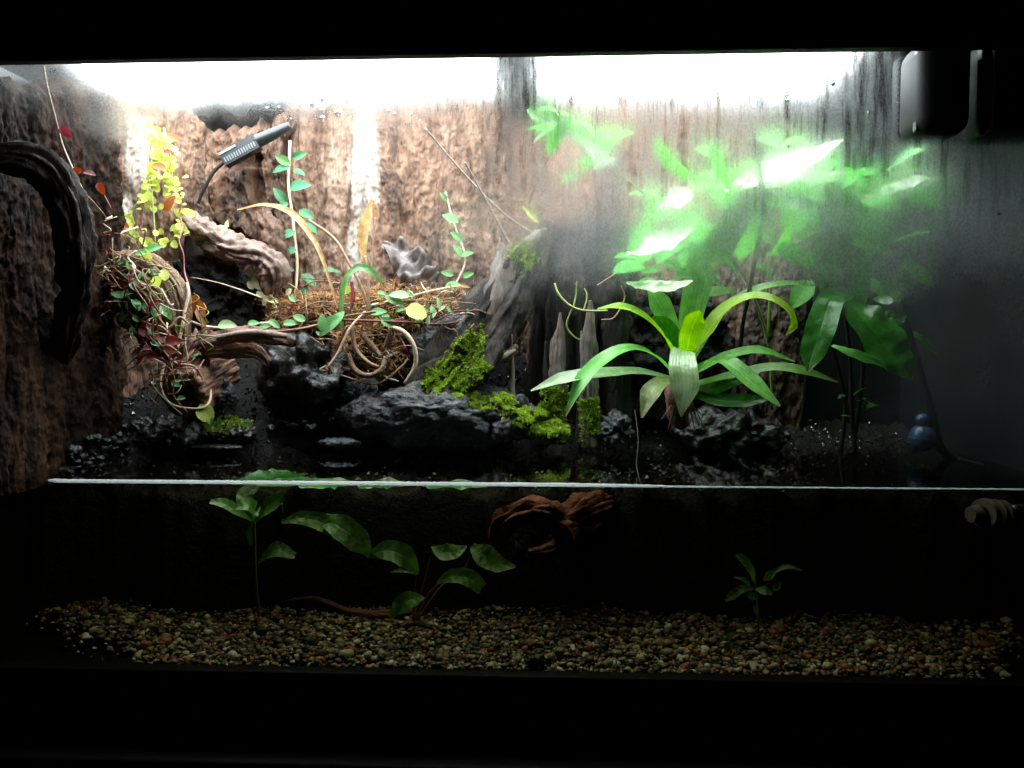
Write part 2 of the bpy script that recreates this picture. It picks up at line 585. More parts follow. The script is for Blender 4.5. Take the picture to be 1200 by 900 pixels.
M['leaf_orange'] = mat_leaf("leaf_orange", (0.24, 0.055, 0.012), (0.38, 0.12, 0.03), 0.4, 0.4)
M['leaf_brown'] = mat_leaf("leaf_dry_brown", (0.25, 0.13, 0.05), (0.45, 0.26, 0.1), 0.5, 0.3)
M['leaf_grey'] = mat_leaf("leaf_dead_grey", (0.06, 0.045, 0.045), (0.22, 0.18, 0.17), 0.6, 0.1, 60)
M['leaf_water'] = mat_leaf("water_leaf", (0.085, 0.221, 0.0425), (0.136, 0.306, 0.068), 0.4, 0.3, 70, spots=(0.085, 0.102, 0.0255))
M['leaf_algae'] = mat_leaf("water_leaf_algae", (0.06, 0.12, 0.03), (0.16, 0.36, 0.06), 0.5, 0.25, 220, spots=(0.2, 0.4, 0.06))
M['gravel'] = mat_attr("gravel", 0.4)
M['moss'] = mat_attr("moss", 0.7, trans=0.3, amount=0.1)
M['moss_orange'] = mat_attr("sphagnum", 0.7, trans=0.25, amount=0.1)
M['box'] = mat_plain('box_plastic', (0.007, 0.007, 0.0075), 0.55, spec=.1)
M['tube'] = mat_plain('tube_rubber', (0.02, 0.021, 0.024), 0.3)
M['blue'] = mat_plain("blue_plastic", (0.025, 0.06, 0.13), 0.3)
M['grey_fit'] = mat_plain("grey_fitting", (0.063, 0.05625, 0.04275), 0.45)
M['beige'] = mat_plain("beige_trim", (0.05, 0.043, 0.037), 0.5)

# lamp
m, nt, out = new_mat("lamp_diffuser")
e = N(nt, "Emission")
e.inputs["Color"].default_value = (0.91, 0.975, 1.0, 1)
e.inputs["Strength"].default_value = LAMP_STRENGTH
L(nt, e.outputs[0], out.inputs["Surface"])
M['lamp'] = m

# clear pane: see-through with a faint mirror
m, nt, out = new_mat("clear_pane")
tr = N(nt, "BsdfTransparent")
tr.inputs["Color"].default_value = (0.97, 0.985, 0.98, 1)
gl = N(nt, "BsdfGlossy")
gl.inputs["Roughness"].default_value = 0.0
fr = N(nt, "Fresnel")
fr.inputs["IOR"].default_value = 1.5
geo = N(nt, "NewGeometry")
fac = math_node(nt, "MULTIPLY", fr.outputs[0], math_node(nt, "SUBTRACT", 1.0, geo.outputs["Backfacing"]))
mx = N(nt, "MixShader")
L(nt, fac, mx.inputs[0]); L(nt, tr.outputs[0], mx.inputs[1]); L(nt, gl.outputs[0], mx.inputs[2])
L(nt, mx.outputs[0], out.inputs["Surface"])
M['pane'] = m

# water: mirror on its upper face, tea-coloured body
m, nt, out = new_mat("water")
tr = N(nt, "BsdfTransparent")
tr.inputs["Color"].default_value = (0.9, 0.9, 0.88, 1)
gl = N(nt, "BsdfGlossy")
gl.inputs["Roughness"].default_value = 0.015
v = coords(nt)
L(nt, bump(nt, noise_tex(nt, v, 30, 2), 0.03, 0.006), gl.inputs["Normal"])
fr = N(nt, "Fresnel")
fr.inputs["IOR"].default_value = 1.34
geo = N(nt, "NewGeometry")
sx = N(nt, "SeparateXYZ")
L(nt, geo.outputs["True Normal"], sx.inputs[0])
top = math_node(nt, "GREATER_THAN", sx.outputs["Z"], 0.5)
fac = math_node(nt, "MULTIPLY", math_node(nt, "MULTIPLY", fr.outputs[0], top), math_node(nt, "SUBTRACT", 1.0, geo.outputs["Backfacing"]))
mx = N(nt, "MixShader")
L(nt, fac, mx.inputs[0]); L(nt, tr.outputs[0], mx.inputs[1]); L(nt, gl.outputs[0], mx.inputs[2])
L(nt, mx.outputs[0], out.inputs["Surface"])
va = N(nt, "VolumeAbsorption")
va.inputs["Color"].default_value = (0.52, 0.49, 0.34, 1)
va.inputs["Density"].default_value = 14.5
L(nt, va.outputs[0], out.inputs["Volume"])
M['water'] = m

# condensation: fine droplets that blur and scatter; runs of water leave clear streaks
m, nt, out = new_mat("condensation")
geo = N(nt, "NewGeometry")
sx = N(nt, "SeparateXYZ")
L(nt, geo.outputs["Position"], sx.inputs[0])
X, Z = sx.outputs["X"], sx.outputs["Z"]


def smooth(nt, x, lo, hi):
    mr = N(nt, "MapRange")
    mr.interpolation_type = 'SMOOTHSTEP'
    L(nt, x, mr.inputs["Value"])
    mr.inputs["From Min"].default_value = lo
    mr.inputs["From Max"].default_value = hi
    return mr.outputs["Result"]


def posnoise(sxyz, scale, detail=4, rough=0.6):
    mp = N(nt, "Mapping")
    mp.inputs["Scale"].default_value = sxyz
    L(nt, geo.outputs["Position"], mp.inputs["Vector"])
    return noise_tex(nt, mp.outputs["Vector"], scale, detail, rough)


wob = math_node(nt, "MULTIPLY", math_node(nt, "SUBTRACT", posnoise((1, 1, 1), 9, 5), 0.5), 0.13)
Xw = math_node(nt, "ADD", X, wob)
Zw = math_node(nt, "ADD", Z, wob)
streak_n = math_node(nt, "ADD", math_node(nt, "MULTIPLY", posnoise((1, 1, 0.09), 130, 4, 0.7), 0.7), math_node(nt, "MULTIPLY", posnoise((1, 1, 0.35), 45, 4, 0.7), 0.3))
streak = smooth(nt, streak_n, 0.38, 0.54)                   # 1 = fogged, 0 = a clear run
streak_zone = math_node(nt, "MULTIPLY", smooth(nt, Zw, 0.22, 0.36), smooth(nt, Xw, -0.16, -0.04))
streak_mix = math_node(nt, "SUBTRACT", 1.0, math_node(nt, "MULTIPLY", math_node(nt, "SUBTRACT", 1.0, streak), math_node(nt, "MULTIPLY", streak_zone, 0.75)))
band_top = smooth(nt, Zw, 0.335, 0.405)                                             # fog under the lid
right_fog = math_node(nt, "MULTIPLY", smooth(nt, Xw, -0.12, 0.10), smooth(nt, Zw, 0.155, 0.275))
far_fog = math_node(nt, "MULTIPLY", smooth(nt, Xw, 0.33, 0.47), smooth(nt, Z, 0.0, 0.10))
box_gap = math_node(nt, "SUBTRACT", 1.0, math_node(nt, "MULTIPLY", smooth(nt, X, 0.352, 0.375), smooth(nt, Z, 0.325, 0.34)))
dens = math_node(nt, "MAXIMUM", math_node(nt, "MULTIPLY", band_top, math_node(nt, "ADD", math_node(nt, "MULTIPLY", smooth(nt, X, -0.46, -0.38), 0.65), 0.3)), math_node(nt, "MULTIPLY", right_fog, 0.92))
dens = math_node(nt, "MAXIMUM", dens, math_node(nt, "MULTIPLY", far_fog, 0.24))
patch = smooth(nt, posnoise((1, 1, 0.6), 16, 6, 0.65), 0.25, 0.55)
dens = math_node(nt, "MULTIPLY", dens, math_node(nt, "ADD", math_node(nt, "MULTIPLY", patch, 0.35), 0.65))
beads = math_node(nt, "ADD", math_node(nt, "MULTIPLY", smooth(nt, posnoise((1, 1, 0.8), 620, 2, 0.5), 0.35, 0.65), 0.28), 0.86)
dens = math_node(nt, "MULTIPLY", math_node(nt, "MULTIPLY", math_node(nt, "MULTIPLY", dens, box_gap), beads), streak_mix, clamp=True)
FOG_DENSITY = dens
tr = N(nt, "BsdfTransparent")
rf = N(nt, "BsdfRefraction")
rf.inputs["IOR"].default_value = 1.11
glow = smooth(nt, Zw, 0.345, 0.395)
L(nt, math_node(nt, "ADD", math_node(nt, "MULTIPLY", glow, 0.12), 0.66), rf.inputs["Roughness"])
rf.inputs["Color"].default_value = (0.97, 0.98, 0.98, 1)
tl = N(nt, "BsdfTranslucent")
tl.inputs["Color"].default_value = (0.92, 0.95, 0.97, 1)
mx1 = N(nt, "MixShader")
L(nt, math_node(nt, "ADD", math_node(nt, "MULTIPLY", glow, 0.03), 0.06), mx1.inputs[0])
rw_ = N(nt, "BsdfRefraction")
rw_.inputs["IOR"].default_value = 1.13
rw_.inputs["Roughness"].default_value = 0.95
rw_.inputs["Color"].default_value = (0.97, 0.98, 0.98, 1)
mxh = N(nt, "MixShader")
L(nt, math_node(nt, "SUBTRACT", 0.42, math_node(nt, "MULTIPLY", glow, 0.36)), mxh.inputs[0])
L(nt, rf.outputs[0], mxh.inputs[1]); L(nt, rw_.outputs[0], mxh.inputs[2])
L(nt, mxh.outputs[0], mx1.inputs[1]); L(nt, tl.outputs[0], mx1.inputs[2])
mx2 = N(nt, "MixShader")
L(nt, dens, mx2.inputs[0]); L(nt, tr.outputs[0], mx2.inputs[1]); L(nt, mx1.outputs[0], mx2.inputs[2])
L(nt, mx2.outputs[0], out.inputs["Surface"])
M['fog'] = m

# lamp-lit meniscus put into colour as a white waterline crust
m, nt, out = new_mat("waterline_glint")
p = N(nt, "BsdfPrincipled")
v = coords(nt, (1, 1, 1))
L(nt, ramp(nt, noise_tex(nt, v, 160, 5), [(0.3, (0.7, 0.72, 0.73)), (0.6, (0.93, 0.94, 0.95))]), p.inputs["Base Color"])
p.inputs["Roughness"].default_value = 0.35
t = N(nt, "BsdfTranslucent")
t.inputs["Color"].default_value = (0.95, 0.97, 0.98, 1)
mx = N(nt, "MixShader")
mx.inputs[0].default_value = 0.7
L(nt, p.outputs[0], mx.inputs[1]); L(nt, t.outputs[0], mx.inputs[2])
L(nt, mx.outputs[0], out.inputs["Surface"])
M['glint'] = m
# droplet
m, nt, out = new_mat("droplet")
g = N(nt, "BsdfGlass")
g.inputs["IOR"].default_value = 1.33
g.inputs["Color"].default_value = (0.75, 0.8, 0.82, 1)
L(nt, g.outputs[0], out.inputs["Surface"])
M['droplet'] = m

# ------------------------------------------------------------------ the tank
XL, XR, YB = -0.565, 0.56, 0.435
ZT, ZB = 0.413, -0.187
tank = empty("glass_tank", (0, YB / 2, ZB - 0.02), "black framed glass tank, half filled with dark water", "tank")
front = box_mb((XL, 0.0, ZB - 0.02), (XR, 0.005, ZT + 0.03)).build("pane", M['pane'], tank, smooth=False)
front["label"] = "front pane clouded with condensation in its upper part"
fog = grid_mb(lambda u, w: Vector((XL + 0.004 + u * (XR - XL - 0.008), 0.0056, 0.012 + w * (ZT - 0.008))), 2, 2).build("condensation", M['fog'], front, smooth=False)
box_mb((XL, YB, ZB - 0.02), (XR, YB + 0.006, ZT + 0.03)).build("pane", M['dark_glass'], tank, smooth=False)
box_mb((XL - 0.006, 0.0, ZB - 0.02), (XL, YB, ZT + 0.03)).build("pane", M['dark_glass'], tank, smooth=False)
box_mb((XR, 0.0, ZB - 0.02), (XR + 0.006, YB, ZT + 0.03)).build("pane", M['dark_glass'], tank, smooth=False)
box_mb((XL, 0.005, ZB - 0.026), (XR, YB, ZB - 0.02)).build("bottom_pane", M['dark_glass'], tank, smooth=False)
tf = MB()
for lo, hi in (((XL - 0.02, -0.016, ZT), (XR + 0.02, -0.002, ZT + 0.15)), ((XL - 0.02, YB + 0.008, ZT), (XR + 0.02, YB + 0.02, ZT + 0.15)),
               ((XL - 0.02, -0.002, ZT), (XL - 0.008, YB + 0.008, ZT + 0.15)), ((XR + 0.008, -0.002, ZT), (XR + 0.02, YB + 0.008, ZT + 0.15))):
    box_mb(lo, hi, 0.002, tf)
tf.build("top_frame", M['black'], tank)
box_mb((XL - 0.02, -0.016, ZT + 0.151), (XR + 0.02, YB + 0.02, ZT + 0.161), 0.003).build("lid", M['black'], tank)
q_ = at(606, 95, .28).x
box_mb((q_ - .014, .0, ZT + .055), (q_ + .014, YB, ZT + .07), .002).build("centre_brace", M['black'], tank)
bf = MB()
for lo, hi in (((XL - 0.02, -0.018, ZB - 0.07), (XR + 0.02, -0.002, ZB + 0.0035)), ((XL - 0.02, YB + 0.008, ZB - 0.07), (XR + 0.02, YB + 0.02, ZB)),
               ((XL - 0.02, -0.002, ZB - 0.07), (XL - 0.008, YB + 0.008, ZB)), ((XR + 0.008, -0.002, ZB - 0.07), (XR + 0.02, YB + 0.008, ZB))):
    box_mb(lo, hi, 0.002, bf)
bf.build("bottom_frame", M['black'], tank)
# crust strip standing for the lamp-lit meniscus on the front pane, thick over most of its length and broken near one end
wl = MB()
nn = 420
vs_, fs = [], []
for i in range(nn):
    u = i / (nn - 1)
    x = -0.468 + u * 1.01
    k = 1.0 if u < 0.52 else max(0.08, 1 - (u - 0.52) / 0.16)
    jag = 0.8 + 0.12 * mnoise.noise(Vector((x * 60, 1, 0))) + 0.25 * mnoise.noise(Vector((x * 420, 4, 0)))
    h = 0.0028 * k * jag
    if u > 0.60:
        h *= max(0.1, 0.6 + 1.3 * mnoise.noise(Vector((x * 120, 7, 0))))
    bulge = 0.0 * math.exp(-((x + 0.042) / 0.022) ** 2) * max(0, 1)
    d = 0.0024 * k + 0.0003
    for (yy, zz) in ((0.0058, -0.0012), (0.0058 + d, 0.0003), (0.0058 + d * 0.7, 0.0003 + h * 0.25), (0.0058, 0.0004 + h + bulge)):
        vs_.append(Vector((x, yy, zz)))
for i in range(nn - 1):
    for j in range(4):
        k = (j + 1) % 4
        fs.append((i * 4 + j, i * 4 + k, (i + 1) * 4 + k, (i + 1) * 4 + j))
wl.add(vs_, fs)
wl_o = wl.build("waterline", M['glint'], tank)
wl_o["label"] = "bright white strip standing for the lamp-lit waterline along the front pane"
side = tube_mb([(-0.466, 0.0072, 0.0006), (-0.473, 0.0085, 0.0006), (-0.476, 0.013, 0.0006), (-0.472, 0.024, 0.0004)], [0.0013, 0.0010, 0.0005, 0.0001], 30, 6, 0.2)
side.build("waterline", M['glint'], tank)
# condensation drops
dr = MB()
R_ = random.Random(3)
spots = [(366, 122, 3), (378, 116, 3), (378, 130, 3.2), (378, 139, 3), (394, 122, 2), (396, 133, 4), (407, 118, 2.5), (426, 127, 2), (313, 127, 1.5), (327, 126, 1.5), (343, 118, 1.2), (355, 128, 1.2), (341, 140, 1.2), (455, 130, 2), (462, 134, 2), (482, 134, 1.6),
         (976, 98, 2.6), (906, 94, 1.2), (923, 118, 2.5), (914, 131, 1.2), (1018, 133, 2), (1020, 225, 1.5), (1170, 250, 1.6), (1053, 121, 1.2)]
for k in range(40):
    spots.append((R_.uniform(470, 1180), R_.uniform(95, 330), R_.uniform(0.5, 1.3)))
for px, py, r in spots:
    c = at(px, py, 0.0058)
    r *= mpp(0.006)
    vv, ff = [], []
    for a in range(4):
        th = a / 3 * math.pi / 2
        for b in range(8):
            ph = b / 8 * 2 * math.pi
            vv.append(c + Vector((math.cos(ph) * r * math.cos(th), math.sin(th) * r * 0.6, math.sin(ph) * r * math.cos(th) * 1.25)))
    for a in range(3):
        for b in range(8):
            ff.append((a * 8 + b, a * 8 + (b + 1) % 8, (a + 1) * 8 + (b + 1) % 8, (a + 1) * 8 + b))
    dr.add(vv, ff)
tag(dr.build("droplets", M['droplet'], front), kind="stuff")

# stand under the tank
tag(box_mb((-0.62, -0.05, ZB - 0.5), (0.62, 0.5, ZB - 0.0715), 0.004).build("stand", M['black'], smooth=False), "plain black stand carrying the glass tank", "stand")

# water
water = box_mb((XL + 0.001, 0.0055, ZB - 0.0195), (XR - 0.001, YB - 0.001, 0.0)).build("water", M['water'], smooth=False)
tag(water, kind="structure")


# two lamps under the lid
def lamp(label, x0, x1):
    z0 = 0.488
    e_ = empty("light_fixture", ((x0 + x1) / 2, 0.26, z0), label, "light", "light fixtures under the lid")
    y0, y1 = 0.075, 0.355
    h = MB()
    box_mb((x0, y0, z0 + 0.012), (x1, y1, z0 + 0.06), 0.004, h)
    box_mb((x0, y0, z0 - 0.004), (x1, y0 + 0.003, z0 + 0.0115), 0, h)
    h.build("housing", M['black'], e_, smooth=False)
    box_mb((x0 + 0.002, y0 + 0.0035, z0), (x1 - 0.002, y1, z0 + 0.0115)).build("diffuser", M['lamp'], e_, smooth=False)
    for xa in (x0 - 0.006, x1 + 0.001):
        box_mb((xa, y0, z0 - 0.004), (xa + 0.005, y1, z0 + 0.06), 0.001).build("end_cap", M['black'], e_)


lamp("lit white light fixture above the tan bark and creeping vines", at(128, 95, 0.28).x, at(574, 95, 0.28).x)
lamp("lit white light fixture above the bromeliad and stump", at(641, 95, 0.28).x, at(972, 95, 0.28).x)

# ------------------------------------------------------------------ land
PX_W = [-100, 60, 130, 250, 330, 400, 500, 620, 700, 820, 900, 1000, 1300]
YW = [.10, .13, .17, .215, .25, .28, .30, .31, .31, .31, .33, .35, .37]
ZTOP = [.05, .05, .075, .13, .16, .17, .175, .12, .09, .07, .035, .02, .015]
XW_ = [at(p, 520, y).x for p, y in zip(PX_W, YW)]


def land_z(x, y):
    yw = np.interp(x, XW_, YW) + 0.014 * mnoise.noise(Vector((x * 22, 3, 0)))
    zt = np.interp(x, XW_, ZTOP)
    d = y - yw
    if d < 0:
        ys = 0.135 + 0.02 * mnoise.noise(Vector((x * 9, 11, 0))) + 0.008 * mnoise.noise(Vector((x * 40, 2, 0)))
        ys = min(ys, yw - 0.012)
        z = -0.030 * min(1.0, -d / 0.05)  # submerged shelf and wall added to keep lamp light off the back gravel
        if y < ys:
            z -= (ys - y) * 9.0
    else:
        t = min(1.0, d / 0.085)
        z = zt * (t ** 0.8)
    n = fbm(Vector((x * 30, y * 30, 1.3)), 5)
    n2 = mnoise.noise(Vector((x * 110, y * 110, 5)))
    return max(z + 0.013 * n + 0.0045 * n2, ZB - 0.018)


def land_fn(u, w):
    x = XL + 0.002 + u * (XR - XL - 0.004)
    y = 0.075 + w * (YB - 0.077)
    return Vector((x, y, land_z(x, y)))


land_mb = grid_mb(land_fn, 360, 190)
land = land_mb.build("soil_bank", M['soil'])
tag(land, kind="structure")
rs_ = random.Random(91)
ico = [(0, 0, -1), (.72, -.53, -.45), (-.28, -.85, -.45), (-.89, 0, -.45), (-.28, .85, -.45), (.72, .53, -.45), (.28, -.85, .45), (-.72, -.53, .45), (-.72, .53, .45), (.28, .85, .45), (.89, 0, .45), (0, 0, 1)]
icf = [(0, 1, 2), (1, 0, 5), (0, 2, 3), (0, 3, 4), (0, 4, 5), (1, 5, 10), (2, 1, 6), (3, 2, 7), (4, 3, 8), (5, 4, 9), (1, 10, 6), (2, 6, 7), (3, 7, 8), (4, 8, 9), (5, 9, 10), (6, 10, 11), (7, 6, 11), (8, 7, 11), (9, 8, 11), (10, 9, 11)]
crumbs = MB()
for k in range(9000):
    x = rs_.uniform(XL + .02, XR - .02)
    y = rs_.uniform(0.12, YB - .03)
    z = land_z(x, y)
    if z < -.03:
        continue
    r = min(.0045, rs_.lognormvariate(math.log(.0016), .45))
    q = [rs_.uniform(.6, 1.4) for _ in range(3)]
    crumbs.add([Vector((x + a * r * q[0] * rs_.uniform(.8, 1.2), y + b * r * q[1], z + c * r * q[2] * rs_.uniform(.8, 1.2))) for a, b, c in ico], icf)
tag(crumbs.build("soil_crumbs", M['crumb'], land, smooth=False), kind="stuff")


# ------------------------------------------------------------------ bark panels
def bark(label, prof, px_ref, ztop, zbot, mat, amp, seed, nu=150, nv=190, stretch=0.28, cavities=(), cav_depth=0.03):
    """prof: plan points (px, Y); ztop: list of (0..1, Z)"""
    pp = [at(p, px_ref, y) if px_ref else Vector((p, y, 0)) for p, y in prof]
    P2 = spline([Vector((q.x, q.y, 0)) for q in pp], nu)
    tu = [a for a, b in ztop]
    tz = [b for a, b in ztop]
    mb = MB()
    vs_ = []
    for j in range(nv):
        for i in range(nu):
            u = i / (nu - 1)
            t = (P2[min(i + 1, nu - 1)] - P2[max(i - 1, 0)]).normalized()
            nrm = Vector((t.y, -t.x, 0))
            zt = float(np.interp(u, tu, tz)) + 0.012 * mnoise.noise(Vector((u * 14, seed, 0))) + 0.004 * mnoise.noise(Vector((u * 50, seed, 4)))
            z = zbot + (zt - zbot) * j / (nv - 1)
            ew = abs(2 * u - 1) ** 3
            base = P2[i] + t * ew * (0.020 * mnoise.noise(Vector((z * 11, seed, i > nu / 2))) + 0.008 * mnoise.noise(Vector((z * 45, seed, 3))))
            q = Vector((base.x * 1.0 + seed, base.y, z * stretch))
            g = fbm(q * 24, 5)
            rg = 1 - abs(mnoise.noise(q * 34 + Vector((3, 0, 0)))) * 2
            fine = fbm(Vector((base.x + seed, base.y, z * 0.6)) * 110, 3)
            crumb = mnoise.noise(Vector((base.x, base.y, z)) * 330)
            fis = abs(mnoise.noise(Vector((base.x * 1.0 + seed * 3, base.y, z * stretch * 0.8)) * 46 + Vector((0, 0, 0.6 * g))))
            fis = max(0.0, 1 - fis / 0.13)
            flake = mnoise.cell(Vector((base.x + 0.01 * g, base.y, z * 0.45)) * 60 + Vector((seed, 0, 0)))
            h = amp * (0.9 * g + 0.4 * rg + 0.38 * fine + 0.2 * crumb + 0.06 * flake - 0.6 * fis * min(1.0, max(0.0, 0.5 + 1.6 * mnoise.noise(Vector((base.x, seed, z)) * 22))))
            for (cx, cz, rx, rz) in cavities:
                dd = ((base.x - cx) / rx) ** 2 + ((z - cz) / rz) ** 2
                dd *= 1 + 0.7 * mnoise.noise(Vector((base.x * 60, z * 60, cx)))
                if dd < 1:
                    h -= cav_depth * (1 - dd) ** 0.6
            edge = min(u, 1 - u) * 14
            if edge < 1:
                h -= amp * 1.6 * (1 - edge) ** 2
            topd = (1 - j / (nv - 1)) * 26
            if topd < 1:
                h -= amp * 1.4 * (1 - topd) ** 2
            vs_.append(Vector((base.x, base.y, z)) + nrm * h)
    # back face a finger deep
    nb = len(vs_)
    for j in (0, nv - 1):
        for i in range(nu):
            t = (P2[min(i + 1, nu - 1)] - P2[max(i - 1, 0)]).normalized()
            nrm = Vector((t.y, -t.x, 0))
            p_ = vs_[j * nu + i]
            b_ = P2[i] - nrm * (amp * 1.5 + 0.022)
            vs_.append(Vector((b_.x, b_.y, p_.z)))
    fs = [(j * nu + i, j * nu + i + 1, (j + 1) * nu + i + 1, (j + 1) * nu + i) for j in range(nv - 1) for i in range(nu - 1)]
    for i in range(nu - 1):
        fs.append((nb + nu + i + 1, nb + nu + i, (nv - 1) * nu + i, (nv - 1) * nu + i + 1))
        fs.append((nb + i, nb + i + 1, nb + nu + i + 1, nb + nu + i))
    fs.append([nb + nu] + [nb] + [j * nu for j in range(nv)])
    fs.append([nb + nu - 1, nb + 2 * nu - 1] + [j * nu + nu - 1 for j in range(nv - 1, -1, -1)])
    mb.add(vs_, fs)
    o = mb.build("bark_panel", mat)
    tag(o, label, "bark", "bark panels lining the tank")
    return o


def zrow(py, Y, px=600):
    return at(px, py, Y).z


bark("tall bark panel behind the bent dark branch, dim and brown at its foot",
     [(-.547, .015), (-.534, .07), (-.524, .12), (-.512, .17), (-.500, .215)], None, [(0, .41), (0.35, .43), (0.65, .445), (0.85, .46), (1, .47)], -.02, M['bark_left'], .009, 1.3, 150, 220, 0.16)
bark("pale bark panel with painted lamp hotspots behind the lime green creeper",
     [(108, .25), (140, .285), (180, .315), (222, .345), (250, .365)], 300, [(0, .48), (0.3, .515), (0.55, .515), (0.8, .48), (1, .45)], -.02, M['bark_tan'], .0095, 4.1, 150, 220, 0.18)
bark("rough knotty brown bark panel around the black probe",
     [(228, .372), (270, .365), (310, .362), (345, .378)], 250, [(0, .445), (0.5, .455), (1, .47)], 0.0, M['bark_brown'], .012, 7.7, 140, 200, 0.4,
     cavities=[(at(262, 300, .36).x, zrow(315, .36), .045, .07), (at(300, 210, .36).x, zrow(215, .36), .012, .05), (at(285, 180, .36).x, zrow(180, .36), .03, .018), (at(318, 285, .36).x, zrow(285, .36), .008, .05)])
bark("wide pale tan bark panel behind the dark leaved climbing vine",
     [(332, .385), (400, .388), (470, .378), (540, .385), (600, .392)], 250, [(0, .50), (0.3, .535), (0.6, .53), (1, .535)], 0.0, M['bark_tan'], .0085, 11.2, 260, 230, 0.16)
bark("brown bark panel behind the top of the stump",
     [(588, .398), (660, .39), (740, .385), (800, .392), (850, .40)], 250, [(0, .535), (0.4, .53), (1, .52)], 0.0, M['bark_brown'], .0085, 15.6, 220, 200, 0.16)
bark("narrow reddish brown bark panel behind the bromeliad's arching leaf",
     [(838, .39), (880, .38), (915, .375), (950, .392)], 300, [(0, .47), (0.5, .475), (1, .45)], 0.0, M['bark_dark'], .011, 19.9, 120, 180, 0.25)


# ------------------------------------------------------------------ driftwood
def px_tube(name, mat, pts, radii_px, parent=None, n=40, seg=14, ridge=0.0, seed=0.0, flat=1.0, ridges=0, rscale=300, lump=0.4, fib=12.0):
    P = P3(pts)
    ys = [p.y for p in P]
    k = mpp(sum(ys) / len(ys))
    return tube_mb(P, [r * k for r in radii_px], n, seg, ridge, rscale, seed, flat, ridges, lump=lump, fib=fib).build(name, mat, parent)


o = px_tube("driftwood_branch", M['branch'], [(-80, 215, .012), (-25, 190, .022), (20, 184, .034), (54, 198, .048), (78, 236, .06), (88, 290, .07), (88, 340, .085), (80, 390, .11), (72, 430, .14)],
            [15, 15, 16, 18, 20, 18, 16, 14, 10], n=170, seg=60, ridge=0.5, seed=2.2, lump=.5)
tag(o, "thick dark branch bent over in front of the bark", "branch")

root = empty("driftwood_root", at(190, 460, .18), "pale tan root of several strands arching down like a claw", "driftwood")
px_tube("strand", M['root_tan'], [(100, 335, .24), (130, 318, .21), (165, 318, .19), (196, 345, .18), (207, 385, .18), (210, 430, .185)], [10, 15, 16, 13, 9, 6], root, 90, 50, .5, 1.0, 1, 5, 200, .35, 14)
px_tube("strand", M['root_tan'], [(135, 312, .22), (175, 306, .20), (208, 335, .185), (216, 380, .18), (214, 425, .18)], [5, 8, 8, 6, 4], root, 90, 36, .5, 2.0, 1, 4, 200, .35, 14)
px_tube("strand", M['root_tan'], [(110, 345, .21), (145, 332, .18), (175, 350, .17), (188, 390, .175), (200, 425, .18)], [8, 11, 12, 8, 4], root, 90, 44, .5, 3.0, 1, 5, 200, .35, 14)
px_tube("strand", M['branch'], [(105, 370, .21), (140, 362, .19), (165, 385, .18), (185, 420, .19)], [8, 12, 10, 6], root, 80, 40, .5, 4.0, 1, 5, 200, .35, 14)
px_tube("strand", M['wood_red'], [(240, 405, .23), (222, 425, .20), (205, 440, .185)], [20, 22, 12], root, 70, 50, .6, 5.0, 1, 3, 300, .7, 10)

# hollow log end below the claw
hl = empty("hollow_log", at(225, 478, .19), "short hollow log with a dark open mouth below the claw shaped root", "log")
A, B = at(262, 432, .25), at(214, 462, .175)
ax = (B - A).normalized()
s1 = ax.cross(Vector((0, 0, 1))).normalized()
s2 = ax.cross(s1)
vs_, fs = [], []
nr, na = 26, 110
prof = [(i / 12, 1.0) for i in range(13)] + [(1 - i / 12, 0.72) for i in range(13)]
for k_, (t_, rr) in enumerate(prof):
    for j in range(na):
        a = 2 * math.pi * j / na
        r = 0.029 * rr * (1 + 0.3 * fbm(Vector((math.cos(a) * 2, math.sin(a) * 2, t_ * 2 + 3)), 5) + 0.12 * mnoise.noise(Vector((math.cos(a) * 11, math.sin(a) * 11, t_ * 3))) + 0.08 * mnoise.noise(Vector((math.cos(a) * 25, math.sin(a) * 25, t_ * 12)))) * (0.85 + 0.25 * t_)
        end = 0.004 * mnoise.noise(Vector((math.cos(a) * 4, math.sin(a) * 4, 9))) * (1 if 10 <= k_ <= 15 else 0)
        vs_.append(A.lerp(B, t_) + ax * end + s1 * math.cos(a) * r + s2 * math.sin(a) * r)
for i in range(len(prof) - 1):
    for j in range(na):
        k = (j + 1) % na
        fs.append((i * na + j, i * na + k, (i + 1) * na + k, (i + 1) * na + j))
MB().add(vs_, fs).build("bark_shell", M['wood_red'], hl)
px_tube("vine_loop", M['wire'], [(205, 415, .19), (192, 430, .17), (188, 450, .162), (196, 470, .16), (215, 478, .16), (240, 477, .165), (247, 460, .18), (238, 435, .2), (222, 412, .2)], [1.6] * 9, hl, 60, 7)
R_ = random.Random(12)
for k in range(26):
    x0, y0 = R_.uniform(196, 240), R_.uniform(405, 430)
    px_tube("fibre", M['stem_brown'], [(x0, y0, .185), (x0 + R_.uniform(-14, 8), y0 + R_.uniform(10, 20), .172), (x0 + R_.uniform(-18, 12), y0 + R_.uniform(22, 38), .168)], [.8, .6, .3], hl, 10, 5)

dw = empty("driftwood_piece", at(285, 430, .22), "flat reddish brown driftwood lying over the dark soil beside the hollow log", "driftwood")
px_tube("strand", M['wood_red'], [(220, 410, .20), (250, 400, .195), (290, 394, .205), (325, 396, .23), (345, 402, .25)], [5, 9, 10, 8, 5], dw, 90, 40, .55, 1.5, .8, 4, 200, .4, 12)
px_tube("strand", M['wood_red'], [(226, 415, .20), (260, 412, .195), (295, 410, .2), (315, 425, .215)], [4, 8, 8, 4], dw, 90, 40, .55, 6.5, .8, 4, 200, .4, 12)
px_tube("strand", M['wood_pink'], [(230, 404, .195), (262, 394, .19), (300, 389, .2), (336, 394, .225)], [3, 4, 4, 3], dw, 50, 10, .3, 8.5)

